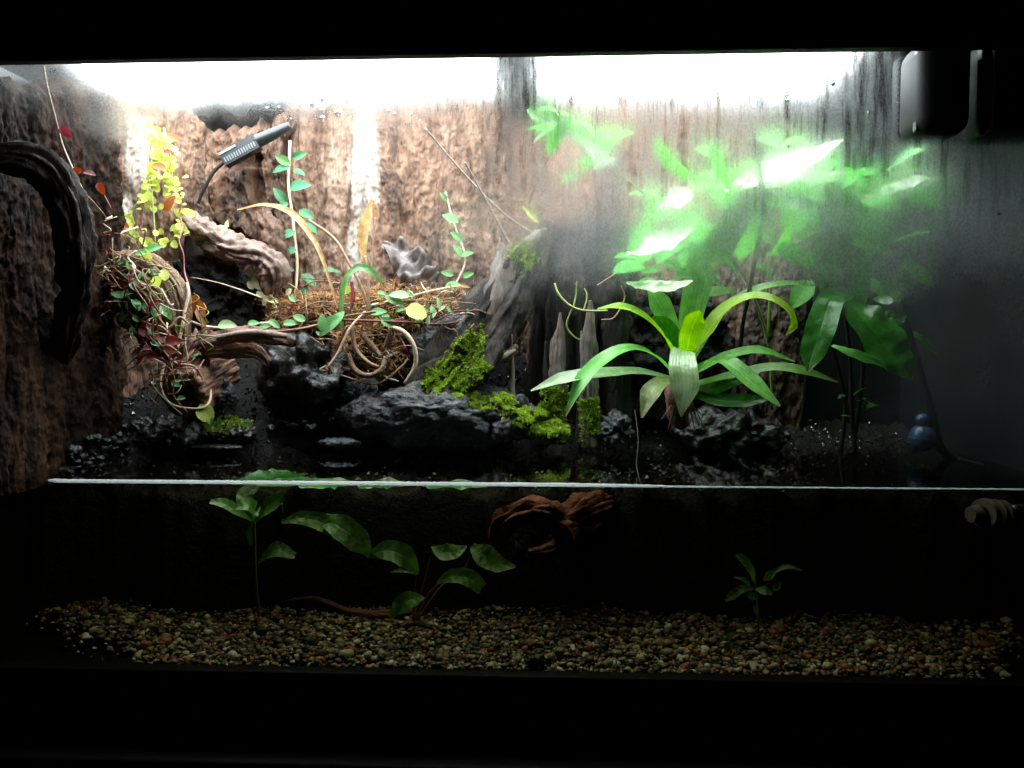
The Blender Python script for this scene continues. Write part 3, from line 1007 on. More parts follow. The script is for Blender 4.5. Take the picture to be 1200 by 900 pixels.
cw = empty("driftwood_piece", at(300, 360, .31), "pinkish driftwood forming a rim over a dark hollow in the bark", "driftwood")
px_tube("rim", M['wood_pink'], [(212, 248, .33), (228, 262, .315), (250, 282, .305), (280, 294, .30), (305, 300, .305), (322, 318, .31), (318, 345, .32)], [6, 10, 14, 12, 14, 14, 8], cw, 130, 50, .65, 9.5, .8, 0, 300, .9, 9)
px_tube("rim", M['bark_brown'], [(305, 250, .335), (318, 275, .325), (326, 300, .32), (322, 330, .325)], [10, 14, 12, 8], cw, 90, 40, .65, 3.5, .8, 0, 300, .9, 9)
px_tube("inner_root", M['wood_red'], [(245, 292, .325), (262, 300, .32), (268, 320, .33), (266, 350, .335), (262, 372, .34)], [10, 12, 8, 9, 7], cw, 60, 16, .45, 4.7)
px_tube("inner_root", M['branch'], [(225, 280, .34), (228, 310, .33), (236, 345, .33), (232, 380, .32)], [9, 10, 9, 10], cw, 60, 16, .4, 7.7)

pw = rock_mb(at(785, 425, .345), (72 * mpp(.345), .035, 88 * mpp(.345)), 64.0, 6, .5, 1.9).build("filler_mound", M['soil'])  # added dark filler for mossy roots and leaf shade behind the bromeliad
tag(pw, "added dark mound of peat and roots behind the bromeliad", "filler")
hp_ = rock_mb(at(248, 352, .335), (50 * mpp(.335), .03, 58 * mpp(.335)), 61.0, 6, .55, 1.8).build("filler_mound", M['soil'])  # added wet black soil lump that deepens the hollow's shade
tag(hp_, "black wet peat added to darken the hollow under the pinkish driftwood rim", "filler")

# stump
st = empty("tree_stump", at(650, 525, .32), "weathered grey stump with a mossy buttress root and hollow splintered side", "stump")
c0 = at(682, 520, .335)


def stump_fn(u, w):
    a = math.pi * (0.02 + 1.96 * u) + math.pi / 2            # all round, seam at the back
    z = -0.05 + w * (zrow(268, .33) + 0.05)
    r = 0.066 + 0.016 * (1 - w) ** 2
    px_a = math.cos(a)
    q = Vector((math.cos(a) * 3.0, math.sin(a) * 3.0, z * 5))
    r *= 1 + 0.22 * fbm(q * 1.2, 4) + 0.10 * mnoise.noise(Vector((math.cos(a) * 14, math.sin(a) * 14, z * 12))) + 0.07 * mnoise.noise(Vector((math.cos(a) * 34, math.sin(a) * 34, z * 30)))
    # the hollow splits of its front
    for ca, wd, dep in ((-1.95, .33, .6), (-1.45, .14, .45), (-1.15, .12, .4), (-2.6, .2, .3)):
        aa = (a - ca + math.pi) % (2 * math.pi) - math.pi
        if abs(aa) < wd and 0.1 < w < 0.86:
            r *= 1 - dep * (1 - (aa / wd) ** 2) * min(1, (w - 0.1) * 8) * min(1, (0.86 - w) * 9)
    zt = z
    if w > 0.8:
        zt += (w - 0.8) * 5 * (0.022 * mnoise.noise(Vector((math.cos(a) * 3, math.sin(a) * 3, 7))) + 0.02 * mnoise.noise(Vector((math.cos(a) * 11, math.sin(a) * 11, 3))))
    return Vector((c0.x + math.cos(a) * r * 1.0, 0.345 + math.sin(a) * r * 0.75, zt))


MB_ = grid_mb(stump_fn, 300, 140)
stump_body = MB_.build("trunk", M['stump'], st)
buttress = px_tube("buttress", M['stump'], [(646, 262, .32), (622, 300, .305), (596, 345, .295), (562, 395, .28), (522, 445, .265), (490, 480, .26)], [8, 22, 32, 36, 32, 26], st, 150, 110, .5, 3.3, .55, 7, 120, .12, 16)
px_tube("splinter", M['stump_pale'], [(588, 285, .29), (592, 315, .285), (580, 355, .275), (566, 380, .27)], [3, 13, 12, 3], st, 50, 14, .5, 2.7, .4, 4)
px_tube("splinter", M['stump_pale'], [(640, 268, .30), (622, 282, .29), (606, 304, .285), (598, 330, .28)], [2, 7, 9, 3], st, 40, 12, .5, 9.1, .5, 3)
px_tube("splinter", M['stump_pale'], [(599, 392, .262), (600, 430, .262), (601, 480, .265), (598, 520, .27)], [1.5, 3, 3, 3], st, 40, 9, .4, 5.1)
px_tube("splinter", M['stump_pale'], [(657, 366, .265), (655, 400, .262), (653, 440, .262), (653, 475, .265), (652, 520, .27)], [1, 6, 8, 7, 8], st, 80, 36, .6, 6.1, .6, 4, 200, .3, 10)
px_tube("splinter", M['stump_pale'], [(692, 352, .262), (690, 400, .258), (690, 450, .258), (693, 525, .262)], [1.5, 8, 10, 9], st, 80, 36, .6, 7.1, .6, 4, 200, .3, 10)
px_tube("splinter", M['stump'], [(640, 400, .268), (640, 450, .265), (636, 525, .27)], [2, 4, 5], st, 40, 10, .4, 8.1)
px_tube("splinter", M['stump_pale'], [(575, 400, .262), (590, 418, .258), (606, 405, .262)], [3, 7, 3], st, 30, 12, .5, 11.1, .5)
px_tube("splinter", M['wood_pink'], [(578, 432, .255), (590, 418, .252), (604, 410, .255)], [2, 4, 2], st, 30, 10, .5, 12.1, .5)
px_tube("splinter", M['stump'], [(668, 290, .275), (668, 330, .27), (672, 370, .268)], [7, 15, 4], st, 80, 36, .6, 13.1, .5, 4, 200, .4, 10)
px_tube("splinter", M['stump'], [(716, 290, .285), (720, 340, .28), (722, 400, .28), (716, 460, .28)], [6, 17, 12, 4], st, 80, 36, .6, 14.1, .6, 4, 200, .4, 10)
ar = empty("aerial_root", at(700, 364, .24), "thin branching yellowish aerial root clinging to the grey stump", "root")
px_tube("root_branch", M['stem_green'], [(650, 332, .255), (655, 345, .25), (668, 358, .245), (685, 364, .24), (712, 364, .22)], [1.2, 1.5, 1.3, 1.4, 1.0], ar, 30, 7, .2)
px_tube("root_branch", M['stem_green'], [(672, 360, .245), (675, 345, .25), (676, 330, .25)], [1.1, 1.0, .6], ar, 16, 6, .2)
px_tube("root_branch", M['stem_green'], [(684, 364, .24), (688, 348, .245), (685, 338, .25)], [1.1, .9, .6], ar, 16, 6, .2)
px_tube("root_branch", M['stem_green'], [(671, 361, .245), (664, 380, .248), (670, 392, .248), (680, 398, .25), (681, 388, .25)], [1.2, 1.1, 1, .9, .6], ar, 24, 6, .2)
px_tube("root_branch", M['stem_brown'], [(700, 335, .25), (715, 325, .25), (735, 312, .26)], [1.4, 1.2, .8], ar, 16, 6, .2)
px_tube("root_branch", M['stem_brown'], [(705, 375, .25), (720, 372, .25), (732, 350, .26), (728, 335, .26)], [1.2, 1.2, 1, .8], ar, 16, 6, .2)


# ------------------------------------------------------------------ rocks
def rock(label, px, py, Y, rx, rz, ry, seed, mat='rock', amp=.5, freq=1.5, facet=0.0, sub=5, name="rock", group=None):
    k = mpp(Y)
    o = rock_mb(at(px, py, Y), (rx * k, ry, rz * k), seed, sub, amp, freq, facet).build(name, M[mat])
    return tag(o, label, "rock", group)


rk_main = rock("long black jagged rock at the water's edge with moss on its far end", 505, 486, .27, 112, 37, .045, 3.1, 'rock_blue', .42, 1.25, .18, 6)
rk_knob = rock("rounded black boulder standing at the blunt end of the long jagged rock", 424, 468, .275, 26, 24, .03, 5.4, 'rock_blue', .6, 1.3, .25)
rk_brown = rock("lumpy brownish black rock wedged against the mossy stump", 596, 490, .262, 34, 25, .03, 8.2, 'rock', .6, 1.8, .1)
rk_slate = rock("angular dark slate slab leaning below the orange sphagnum moss", 527, 408, .30, 46, 34, .03, 9.7, 'rock', .45, 1.2, .35)
rk_dark = rock("dull black boulder under the tangled creeping stems", 362, 438, .285, 46, 40, .04, 12.2, 'rock_wet', .75, 1.5, .35)
rock("broad black flat rock with a brown lit crest above the water", 190, 512, .215, 66, 20, .035, 15.0, 'rock_wet', .5, 1.7, .15)
rk_mossy = rock("small wet rock carrying a little patch of bright moss", 266, 506, .225, 34, 14, .025, 17.3, 'rock_wet', .5, 1.7, .1)
rock("small grey broken stone beside the foot of the stump", 722, 505, .262, 20, 17, .02, 19.1, 'rock', .6, 1.9, .3)
rock("glossy wet stone below the mouth of the hollow log", 262, 462, .215, 16, 15, .016, 21.4, 'rock', .5, 1.8, .1)
rock("dark boulder hidden in shade behind the small broken stone", 850, 510, .30, 60, 26, .04, 23.8, 'rock_wet', .5, 1.5, .2)
R_ = random.Random(44)
for k in range(26):
    x = R_.uniform(300, 425)
    y = R_.uniform(472, 506) + (x - 360) * 0.05
    rock("small glossy black pebble strewn in the wet soil at the waterline", x, y, .225 + (518 - y) * .0012, R_.uniform(4, 9), R_.uniform(4, 8), R_.uniform(.004, .008), k * 1.37, 'rock_wet', .35, 1.3, .1, 3, "pebble", "wet pebbles at the waterline")
for k in range(30):
    x = R_.uniform(72, 150)
    y = 552 - (x - 72) * 0.35 + R_.uniform(-26, 4)
    rock("wet black soil clod at the foot of the tall bark", x, y, .11 + (x - 72) * .0009, R_.uniform(4, 8), R_.uniform(3, 6), R_.uniform(.004, .008), 70 + k * 1.37, 'rock_wet', .5, 1.5, .1, 3, "soil_clod", "wet soil clods at the foot of the bark")
rock("flat glossy wet stone barely above the water", 250, 524, .2, 36, 4, .012, 31.0, 'rock_wet', .3, 1.3)
rock("pale glinting wet stone barely above the water", 398, 519, .235, 26, 6, .012, 33.0, 'rock', .4, 1.5)


# ------------------------------------------------------------------ moss
def scatter_moss(name, label, targets, spheres, count, length, cols, mat, seed=1, curl=0.5, up=0.6, width=0.00065, nz_min=-0.3, group=None):
    rnd = random.Random(seed)
    tris, areas = [], []
    for o in targets:
        me = o.data
        me.calc_loop_triangles()
        off = wloc(o)
        co = [v.co + off for v in me.vertices]
        for t in me.loop_triangles:
            a, b, c = (co[i] for i in t.vertices)
            ctr = (a + b + c) / 3
            ok = False
            for sc, sr in spheres:
                if (ctr - sc).length < sr * (1 + 0.7 * mnoise.noise(ctr * 90) + 0.3 * mnoise.noise(ctr * 240)):
                    ok = True
                    break
            if not ok:
                continue
            n = (b - a).cross(c - a)
            if n.length < 1e-12:
                continue
            ar_ = n.length / 2
            n.normalize()
            if n.z < nz_min:
                continue
            if mnoise.noise(ctr * 130) < -0.35:
                continue
            tris.append((a, b, c, n))
            areas.append(ar_)
    if not tris:
        print("no moss surface for", label)
        return None
    cum = np.cumsum(areas)
    mb = MB()
    for k in range(count):
        t = tris[int(np.searchsorted(cum, rnd.random() * cum[-1]))]
        r1, r2 = rnd.random(), rnd.random()
        if r1 + r2 > 1:
            r1, r2 = 1 - r1, 1 - r2
        p = t[0] + (t[1] - t[0]) * r1 + (t[2] - t[0]) * r2
        clump = 0.6 + 0.9 * max(0, mnoise.noise(p * 160) + 0.4)
        d = (t[3] * 0.7 + Vector((0, 0, up)) + Vector((rnd.gauss(0, curl), rnd.gauss(0, curl), rnd.gauss(0, curl)))).normalized()
        ln = length * rnd.uniform(0.5, 1.2) * clump
        sd = d.cross(Vector((rnd.gauss(0, 1), rnd.gauss(0, 1), rnd.gauss(0, 1)))).normalized() * width * rnd.uniform(.6, 1.3)
        mid = p + d * ln * 0.55 + t[3] * ln * 0.1
        tip = p + d * ln + Vector((rnd.gauss(0, .25), rnd.gauss(0, .25), -0.1)) * ln * curl
        col = random.Random(int(k * 7 + seed)).choice(cols)
        f_ = rnd.uniform(.7, 1.2)
        col = tuple(min(1, q * f_) for q in col)
        mb.add([p - sd * .6, p + sd * .6, mid + sd, mid - sd, tip], [(0, 1, 2, 3), (3, 2, 4)], col)
    o = mb.build(name, mat)
    return tag(o, label, "moss", group, kind="stuff")


def sph(*lst):
    return [(at(px, py, Y), r * mpp(Y)) for px, py, Y, r in lst]


GREENS = [(0.18, 0.32, 0.02), (0.30, 0.46, 0.03), (0.44, 0.58, 0.05), (0.11, 0.2, 0.02)]
LIMES = [(0.56, 0.72, 0.06), (0.44, 0.64, 0.05), (0.7, 0.8, 0.12), (0.28, 0.48, 0.05)]
scatter_moss("moss", "yellow green moss spreading down the buttress root of the stump", [buttress], sph((556, 398, .26, 14), (546, 412, .255, 16), (532, 428, .25, 18), (518, 442, .245, 18), (566, 432, .25, 14), (578, 446, .25, 16), (556, 456, .25, 16), (596, 462, .25, 16), (606, 478, .25, 18), (590, 418, .26, 8), (540, 450, .24, 14)), 17000, .0029, GREENS + GREENS + LIMES, M['moss'], 3, .5, .4)
scatter_moss("moss", "bright lime moss strip along the crest of the long black rock", [rk_main, rk_brown], sph((506, 452, .255, 13), (522, 457, .25, 13), (540, 462, .25, 13), (558, 467, .245, 13), (576, 470, .245, 14), (592, 472, .24, 16), (608, 482, .24, 18), (625, 494, .24, 18), (640, 505, .24, 18)), 22000, .0036, LIMES, M['moss'], 5, .45, .8, nz_min=-.1)
mound = rock_mb(at(642, 508, .255), (.026, .018, .014), 4.4, 4, .4, 1.6)
mo = mound.build("moss", M['stump'], None)
tag(mo, "low cushion of bright moss touching the water below the stump", "moss")
mb_fuzz = scatter_moss("moss_blades", None, [mo], [(at(642, 505, .25), .1)], 12000, .0045, LIMES + GREENS[1:3], M['moss'], 8, .45, .7)
del mb_fuzz["category"]
wl_ = wloc(mb_fuzz) - wloc(mo)
mb_fuzz.parent = mo
mb_fuzz.location = wl_
scatter_moss("moss", "green moss growing up the splintered foot of the stump", [c for c in st.children], sph((650, 480, .262, 26), (680, 490, .258, 26), (692, 478, .25, 14), (636, 498, .26, 22), (618, 480, .27, 18)), 20000, .0042, GREENS + LIMES[:2], M['moss'], 9, .5, .6)
scatter_moss("moss", "small tuft of moss on the broken top of the stump", [c for c in st.children], sph((608, 298, .285, 14), (618, 304, .285, 12)), 5000, .004, GREENS + LIMES[:1], M['moss'], 11, .5, .8)
scatter_moss("moss", "little patch of moss on the wet rock near the hollow log", [rk_mossy], sph((266, 497, .22, 26), (250, 494, .21, 14)), 2600, .004, GREENS[:3], M['moss'], 13, .5, .8, nz_min=.1)
ORANGE = [(0.58, 0.28, 0.11), (0.68, 0.4, 0.2), (0.36, 0.16, 0.06), (0.62, 0.33, 0.2), (0.55, 0.4, 0.14)]
sp = sph((345, 372, .33, 26), (380, 358, .33, 32), (420, 362, .33, 38), (460, 360, .33, 40), (500, 358, .33, 36), (540, 352, .34, 28), (430, 400, .31, 36), (400, 425, .30, 26), (460, 425, .30, 24))
# pads of sphagnum
pads = []
for k, (px, py, Y, rx, rz, lab) in enumerate([(385, 368, .325, 62, 17, "rusty orange sphagnum moss below the dark leaved climbing vine"), (485, 362, .325, 75, 18, "rusty orange sphagnum moss around the crumpled grey leaf"), (430, 412, .305, 42, 34, "rusty brown sphagnum moss under the coiled orchid roots")]):
    pm = rock_mb(at(px, py, Y), (rx * mpp(Y), .035, rz * mpp(Y)), 50 + k, 5, .9, 1.6).build("sphagnum_moss", M['soil'])
    tag(pm, lab, "moss", kind="stuff")
    fz = scatter_moss("moss_strand", None, [pm], [(at(px, py, Y), 1.0)], 7000, .017, ORANGE, M['moss_orange'], 30 + k, 1.1, .2, .0007, -1)
    del fz["category"]
    d_ = wloc(fz) - wloc(pm)
    fz.parent = pm
    fz.location = d_

# ------------------------------------------------------------------ gravel
def gravel():
    rnd = np.random.default_rng(5)
    bm = bmesh.new()
    bmesh.ops.create_icosphere(bm, subdivisions=2, radius=1.0)
    bm.verts.index_update()
    hv = np.array([tuple(v.co) for v in bm.verts]); hf = np.array([[v.index for v in f.verts] for f in bm.faces])
    bm.free()
    bm = bmesh.new()
    bmesh.ops.create_icosphere(bm, subdivisions=1, radius=1.0)
    bm.verts.index_update()
    lv = np.array([tuple(v.co) for v in bm.verts]); lf = np.array([[v.index for v in f.verts] for f in bm.faces])
    bm.free()
    pal = np.array([(0.34, 0.29, 0.18), (0.14, 0.12, 0.08), (0.56, 0.5, 0.34), (0.06, 0.06, 0.045), (0.92, 0.88, 0.72), (0.5, 0.19, 0.07), (0.09, 0.085, 0.075), (0.24, 0.26, 0.19), (0.16, 0.10, 0.06), (0.45, 0.33, 0.18)])
    wts = np.array([.14, .15, .13, .15, .10, .09, .1, .06, .04, .04])
    V, Fc, Cc = [], [], []
    off = 0
    for (n, y0, y1, vv, ff) in ((11500, .0085, .10, hv, hf), (6000, .10, .17, lv, lf)):
        for k in range(n):
            x = rnd.uniform(XL + .01, XR - .01)
            y = rnd.uniform(y0, y1) if y1 < .2 else rnd.uniform(y0, y1)
            r = rnd.lognormal(math.log(.0020), .42)
            r = min(r, .0058)
            zt = -0.1865 + y * 0.19 + 0.005 * math.sin(x * 9 + 1) * (y * 6) + 0.003 * math.sin(x * 23) * min(1, y * 20)
            ymin = max((-0.33 - x) * 0.5, (x - 0.44) * 1.0, 0)  # corner gravel left out so the dark bed imitates light falloff
            if y < ymin + rnd.normal(0, .016):
                continue
            z = zt - rnd.uniform(0, .006)
            if y < .016:
                z = rnd.uniform(ZB - .006, zt)
                y = y0 + r * .6
            sc = np.array([r * rnd.uniform(.8, 1.4), r * rnd.uniform(.8, 1.3), r * rnd.uniform(.55, 1.0)])
            jit = 1 + 0.28 * np.sin(vv @ rnd.normal(0, 2.2, 3) + rnd.uniform(0, 6))[:, None]
            a = rnd.uniform(0, 6.28)
            R = np.array([[math.cos(a), -math.sin(a), 0], [math.sin(a), math.cos(a), 0], [0, 0, 1]])
            b = rnd.normal(0, .35)
            R2 = np.array([[1, 0, 0], [0, math.cos(b), -math.sin(b)], [0, math.sin(b), math.cos(b)]])
            V.append((vv * jit * sc) @ R.T @ R2.T + np.array([x, max(y, y0 + r * .3), z]))
            Fc.append(ff + off)
            off += len(vv)
            c = pal[rnd.choice(len(pal), p=wts)] * rnd.uniform(.7, 1.3)
            Cc.append(np.tile(np.append(c, 1.0), (len(vv), 1)))
    for k in range(2600):
        x = rnd.uniform(XL + .01, XR - .01)
        if x < -0.335 + rnd.normal(0, .01) or x > 0.44 + rnd.normal(0, .01):
            continue
        r = min(rnd.lognormal(math.log(.0029), .3), .006)
        z = rnd.uniform(ZB - .015, -.188)
        sc = np.array([r * rnd.uniform(.8, 1.4), r * rnd.uniform(.7, 1.0), r * rnd.uniform(.6, 1.1)])
        jit = 1 + 0.28 * np.sin(lv @ rnd.normal(0, 2.2, 3) + rnd.uniform(0, 6))[:, None]
        V.append((lv * jit * sc) + np.array([x, .0066 + r * rnd.uniform(.9, 1.5), z]))
        Fc.append(lf + off)
        off += len(lv)
        c = pal[rnd.choice(len(pal), p=wts)] * rnd.uniform(.7, 1.3)
        Cc.append(np.tile(np.append(c, 1.0), (len(lv), 1)))
    V = np.concatenate(V); Fc = np.concatenate(Fc); Cc = np.clip(np.concatenate(Cc), 0, 1)
    me = bpy.data.meshes.new("gravel")
    me.vertices.add(len(V)); me.vertices.foreach_set("co", V.astype(np.float32).ravel())
    me.loops.add(Fc.size); me.loops.foreach_set("vertex_index", Fc.astype(np.int32).ravel())
    me.polygons.add(len(Fc)); me.polygons.foreach_set("loop_start", np.arange(0, Fc.size, 3, dtype=np.int32))
    me.update(calc_edges=True)
    ca = me.color_attributes.new("piece_colour", 'FLOAT_COLOR', 'POINT')
    ca.data.foreach_set("color", Cc.astype(np.float32).ravel())
    me.polygons.foreach_set("use_smooth", [True] * len(me.polygons))
    me.materials.append(M['gravel'])
    o = bpy.data.objects.new("gravel", me)
    COL.objects.link(o)
    tag(o, "fine mixed brown and cream gravel covering the tank floor", "gravel", kind="stuff")


gravel()
bed = grid_mb(lambda u, w: Vector((XL + .004 + u * (XR - XL - .008), .006 + w * .33, -0.1945 + w * .33 * .19)), 20, 10).build("gravel_bed", M['black'])  # black bed shows in the front corners in place of light falloff
tag(bed, kind="structure")


# ------------------------------------------------------------------ plants
def px_leaf(parent, mat, pts, w_px, face=None, fold=.25, wave=0.08, seed=0.0, n=22, m=6, name="leaf", label=None):
    P = P3(pts)
    k = mpp(sum(p.y for p in P) / len(P))
    o = leaf_mb(P, [max(w, .4) * k for w in w_px], n, m, face, fold, wave, seed).build(name, M[mat], parent)
    if label:
        o["label"] = label
    return o


UPF = (0, -.75, .65)
FRONT = (0, -1, .15)
br = empty("bromeliad", at(800, 462, .215), "large bright green bromeliad with arching strap leaves beside the stump", "plant")
px_leaf(br, 'leaf_brom_lime', [(792, 420, .205), (778, 395, .18), (755, 372, .165), (728, 360, .16), (700, 362, .165)], [10, 16, 18, 16, 3], (0, -.5, .85), .3)
px_leaf(br, 'leaf_brom', [(790, 440, .2), (765, 416, .165), (735, 409, .14), (705, 424, .12), (682, 448, .105), (663, 487, .095)], [12, 18, 20, 23, 21, 2], (-.3, -.6, .75), .3)
px_leaf(br, 'leaf_brom_pale', [(790, 445, .2), (750, 436, .16), (705, 438, .13), (660, 444, .11), (622, 458, .1)], [12, 15, 20, 20, 2], (0, -.6, .8), .25)
px_leaf(br, 'leaf_brom_pale', [(802, 412, .185), (800, 412, .155), (800, 430, .13), (802, 455, .12), (798, 488, .115)], [18, 26, 33, 33, 2], (0, -.8, .6), .15)
px_leaf(br, 'leaf_brom_lime', [(803, 425, .195), (808, 395, .18), (815, 375, .175), (822, 364, .17)], [14, 25, 26, 3], FRONT, .35)
px_leaf(br, 'leaf_brom', [(800, 430, .21), (808, 375, .225), (818, 325, .23), (822, 280, .225), (820, 268, .22)], [12, 27, 34, 26, 3], FRONT, .35)
px_leaf(br, 'leaf_brom', [(798, 430, .215), (785, 385, .235), (772, 355, .24), (758, 330, .235)], [10, 22, 26, 4], FRONT, .35)
px_leaf(br, 'leaf_brom_lime', [(806, 430, .205), (826, 395, .18), (850, 364, .165), (880, 349, .15), (905, 352, .14), (925, 366, .135), (929, 383, .135), (921, 393, .138)], [12, 24, 27, 23, 18, 14, 10, 2], (.2, -.5, .85), .3)
px_leaf(br, 'leaf_brom', [(806, 430, .22), (840, 372, .225), (880, 343, .22), (920, 333, .215), (962, 336, .21)], [8, 16, 16, 13, 4], (0, -.5, .85), .3)
px_leaf(br, 'leaf_brom', [(806, 448, .2), (830, 425, .17), (852, 425, .145), (880, 448, .125), (914, 476, .11)], [14, 22, 28, 32, 4], (.3, -.7, .65), .2, .15, 2.0)
px_leaf(br, 'leaf_brom', [(810, 452, .205), (850, 442, .18), (900, 431, .165), (940, 435, .155), (982, 448, .15)], [10, 14, 15, 17, 3], (0, -.6, .8), .25)
px_leaf(br, 'leaf_brom', [(810, 438, .22), (850, 418, .215), (890, 411, .21), (932, 424, .21)], [10, 14, 15, 3], (0, -.6, .8), .25)
px_leaf(br, 'leaf_brom_blotch', [(792, 445, .19), (775, 448, .16), (762, 462, .14), (752, 490, .13)], [14, 22, 25, 2], (-.3, -.8, .5), .2)
px_leaf(br, 'leaf_deep', [(806, 458, .21), (840, 468, .185), (875, 470, .17), (905, 466, .165)], [12, 20, 18, 3], (0, -.8, .6), .2)
px_leaf(br, 'leaf_deep', [(806, 450, .215), (835, 455, .19), (862, 446, .18), (890, 436, .18)], [10, 18, 16, 3], (0, -.8, .6), .2)
px_leaf(br, 'leaf_deep', [(800, 420, .225), (790, 395, .22), (778, 380, .215), (764, 372, .21)], [10, 18, 18, 4], FRONT, .3)
px_tube("root_ball", M['wood_red'], [(800, 445, .205), (798, 462, .205), (795, 482, .215), (800, 500, .225)], [12, 15, 12, 7], br, 40, 16, .5, 3.0)
R_ = random.Random(4)
for k in range(14):
    x = R_.uniform(770, 830)
    px_tube("root", M['stem_brown'], [(800, 462, .2), ((x + 800) / 2, 475, .195), (x, R_.uniform(485, 505), .2)], [1.2, .9, .4], br, 10, 5)

# plants hanging close under the lamps
hp = empty("epiphyte", at(880, 330, .16), "epiphyte on thin dark twigs, lamp glare put into its pale leaves", "plant")
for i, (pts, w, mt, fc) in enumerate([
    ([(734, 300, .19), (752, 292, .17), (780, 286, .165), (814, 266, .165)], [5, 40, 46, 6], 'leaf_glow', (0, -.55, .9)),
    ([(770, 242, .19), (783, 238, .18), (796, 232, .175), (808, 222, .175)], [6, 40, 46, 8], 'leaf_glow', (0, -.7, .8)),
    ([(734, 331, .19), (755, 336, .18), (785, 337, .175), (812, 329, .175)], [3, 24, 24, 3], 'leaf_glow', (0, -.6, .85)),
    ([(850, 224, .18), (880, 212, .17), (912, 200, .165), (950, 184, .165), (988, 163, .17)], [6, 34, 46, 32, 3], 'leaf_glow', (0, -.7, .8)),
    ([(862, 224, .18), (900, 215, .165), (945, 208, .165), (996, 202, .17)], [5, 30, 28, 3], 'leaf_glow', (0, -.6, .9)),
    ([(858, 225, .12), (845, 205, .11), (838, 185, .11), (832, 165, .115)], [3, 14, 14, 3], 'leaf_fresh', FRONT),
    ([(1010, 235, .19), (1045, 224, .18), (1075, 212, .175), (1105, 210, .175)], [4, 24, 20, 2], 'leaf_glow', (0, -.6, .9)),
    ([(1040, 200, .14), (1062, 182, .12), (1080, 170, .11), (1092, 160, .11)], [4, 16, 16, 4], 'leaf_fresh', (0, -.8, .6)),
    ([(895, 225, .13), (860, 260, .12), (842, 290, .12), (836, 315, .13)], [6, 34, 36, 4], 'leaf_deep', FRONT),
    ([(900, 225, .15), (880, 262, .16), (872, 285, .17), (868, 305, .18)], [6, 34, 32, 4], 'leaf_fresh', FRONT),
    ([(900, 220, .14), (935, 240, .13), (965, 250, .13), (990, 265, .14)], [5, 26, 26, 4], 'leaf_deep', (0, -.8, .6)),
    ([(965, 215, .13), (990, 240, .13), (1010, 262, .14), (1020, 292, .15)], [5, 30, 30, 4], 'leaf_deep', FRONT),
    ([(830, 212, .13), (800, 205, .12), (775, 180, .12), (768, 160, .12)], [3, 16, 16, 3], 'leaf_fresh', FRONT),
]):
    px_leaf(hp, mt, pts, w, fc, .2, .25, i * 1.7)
px_tube("twig", M['twig'], [(883, 160, .10), (888, 190, .10), (893, 235, .11), (890, 275, .13), (880, 330, .18), (868, 400, .24), (862, 500, .30)], [2.2, 2.6, 3, 2.8, 2.4, 2.4, 3], hp, 60, 8, .35, 2.0)
px_tube("twig", M['twig'], [(966, 218, .12), (964, 245, .12), (968, 290, .14), (958, 330, .18), (948, 420, .24), (940, 500, .30)], [1.6, 2, 2, 2, 2.5, 4], hp, 50, 8, .35, 4.0)

cl = empty("leafy_climber", at(900, 340, .28), "dense mass of bright green foliage behind the fogged pane", "plant")
lm_fol = [oval_leaf_mesh("foliage_leaf", M['leaf_mass'], .5, .25, .3), oval_leaf_mesh("foliage_leaf", M['leaf_fresh'], .42, .3, .35), oval_leaf_mesh("foliage_leaf", M['leaf_mass'], .62, .2, .2)]
R_ = random.Random(64)
for (cx, cy, sx_, sy_, num, ya, yb) in ((800, 255, 45, 40, 26, .19, .27), (900, 205, 70, 22, 34, .17, .25), (850, 285, 55, 35, 24, .22, .30), (960, 235, 60, 30, 22, .19, .27), (1000, 300, 45, 45, 18, .22, .30), (790, 320, 40, 22, 12, .24, .3), (1035, 215, 40, 20, 12, .17, .22), (655, 150, 26, 20, 12, .15, .2), (690, 180, 22, 18, 7, .16, .2)):
    for k in range(num):
        px, py, Y = R_.gauss(cx, sx_ * .6), R_.gauss(cy, sy_ * .6), R_.uniform(ya, yb)
        ang = math.radians(R_.uniform(-60, 60) + (180 if R_.random() < .45 else 0))
        ln = R_.uniform(20, 46)
        place_leaf(R_.choice(lm_fol), cl, at(px, py, Y), (math.cos(ang), R_.uniform(-.9, .2), math.sin(ang)), (R_.gauss(0, .4), -.7, .8), ln * mpp(Y))
for i, pts in enumerate([[(905, 480, .34), (900, 400, .32), (870, 320, .29), (830, 280, .26), (790, 240, .23)], [(900, 400, .32), (905, 300, .29), (910, 230, .23), (940, 200, .21)], [(905, 300, .29), (960, 270, .26), (1000, 240, .23), (1045, 215, .2)], [(830, 280, .26), (760, 230, .24), (700, 185, .19), (655, 150, .18)]]):
    px_tube("stem", M['stem_green'], pts, [2, 1.8, 1.6, 1.4, 1.2][:len(pts)], cl, 40, 7, .2, i)

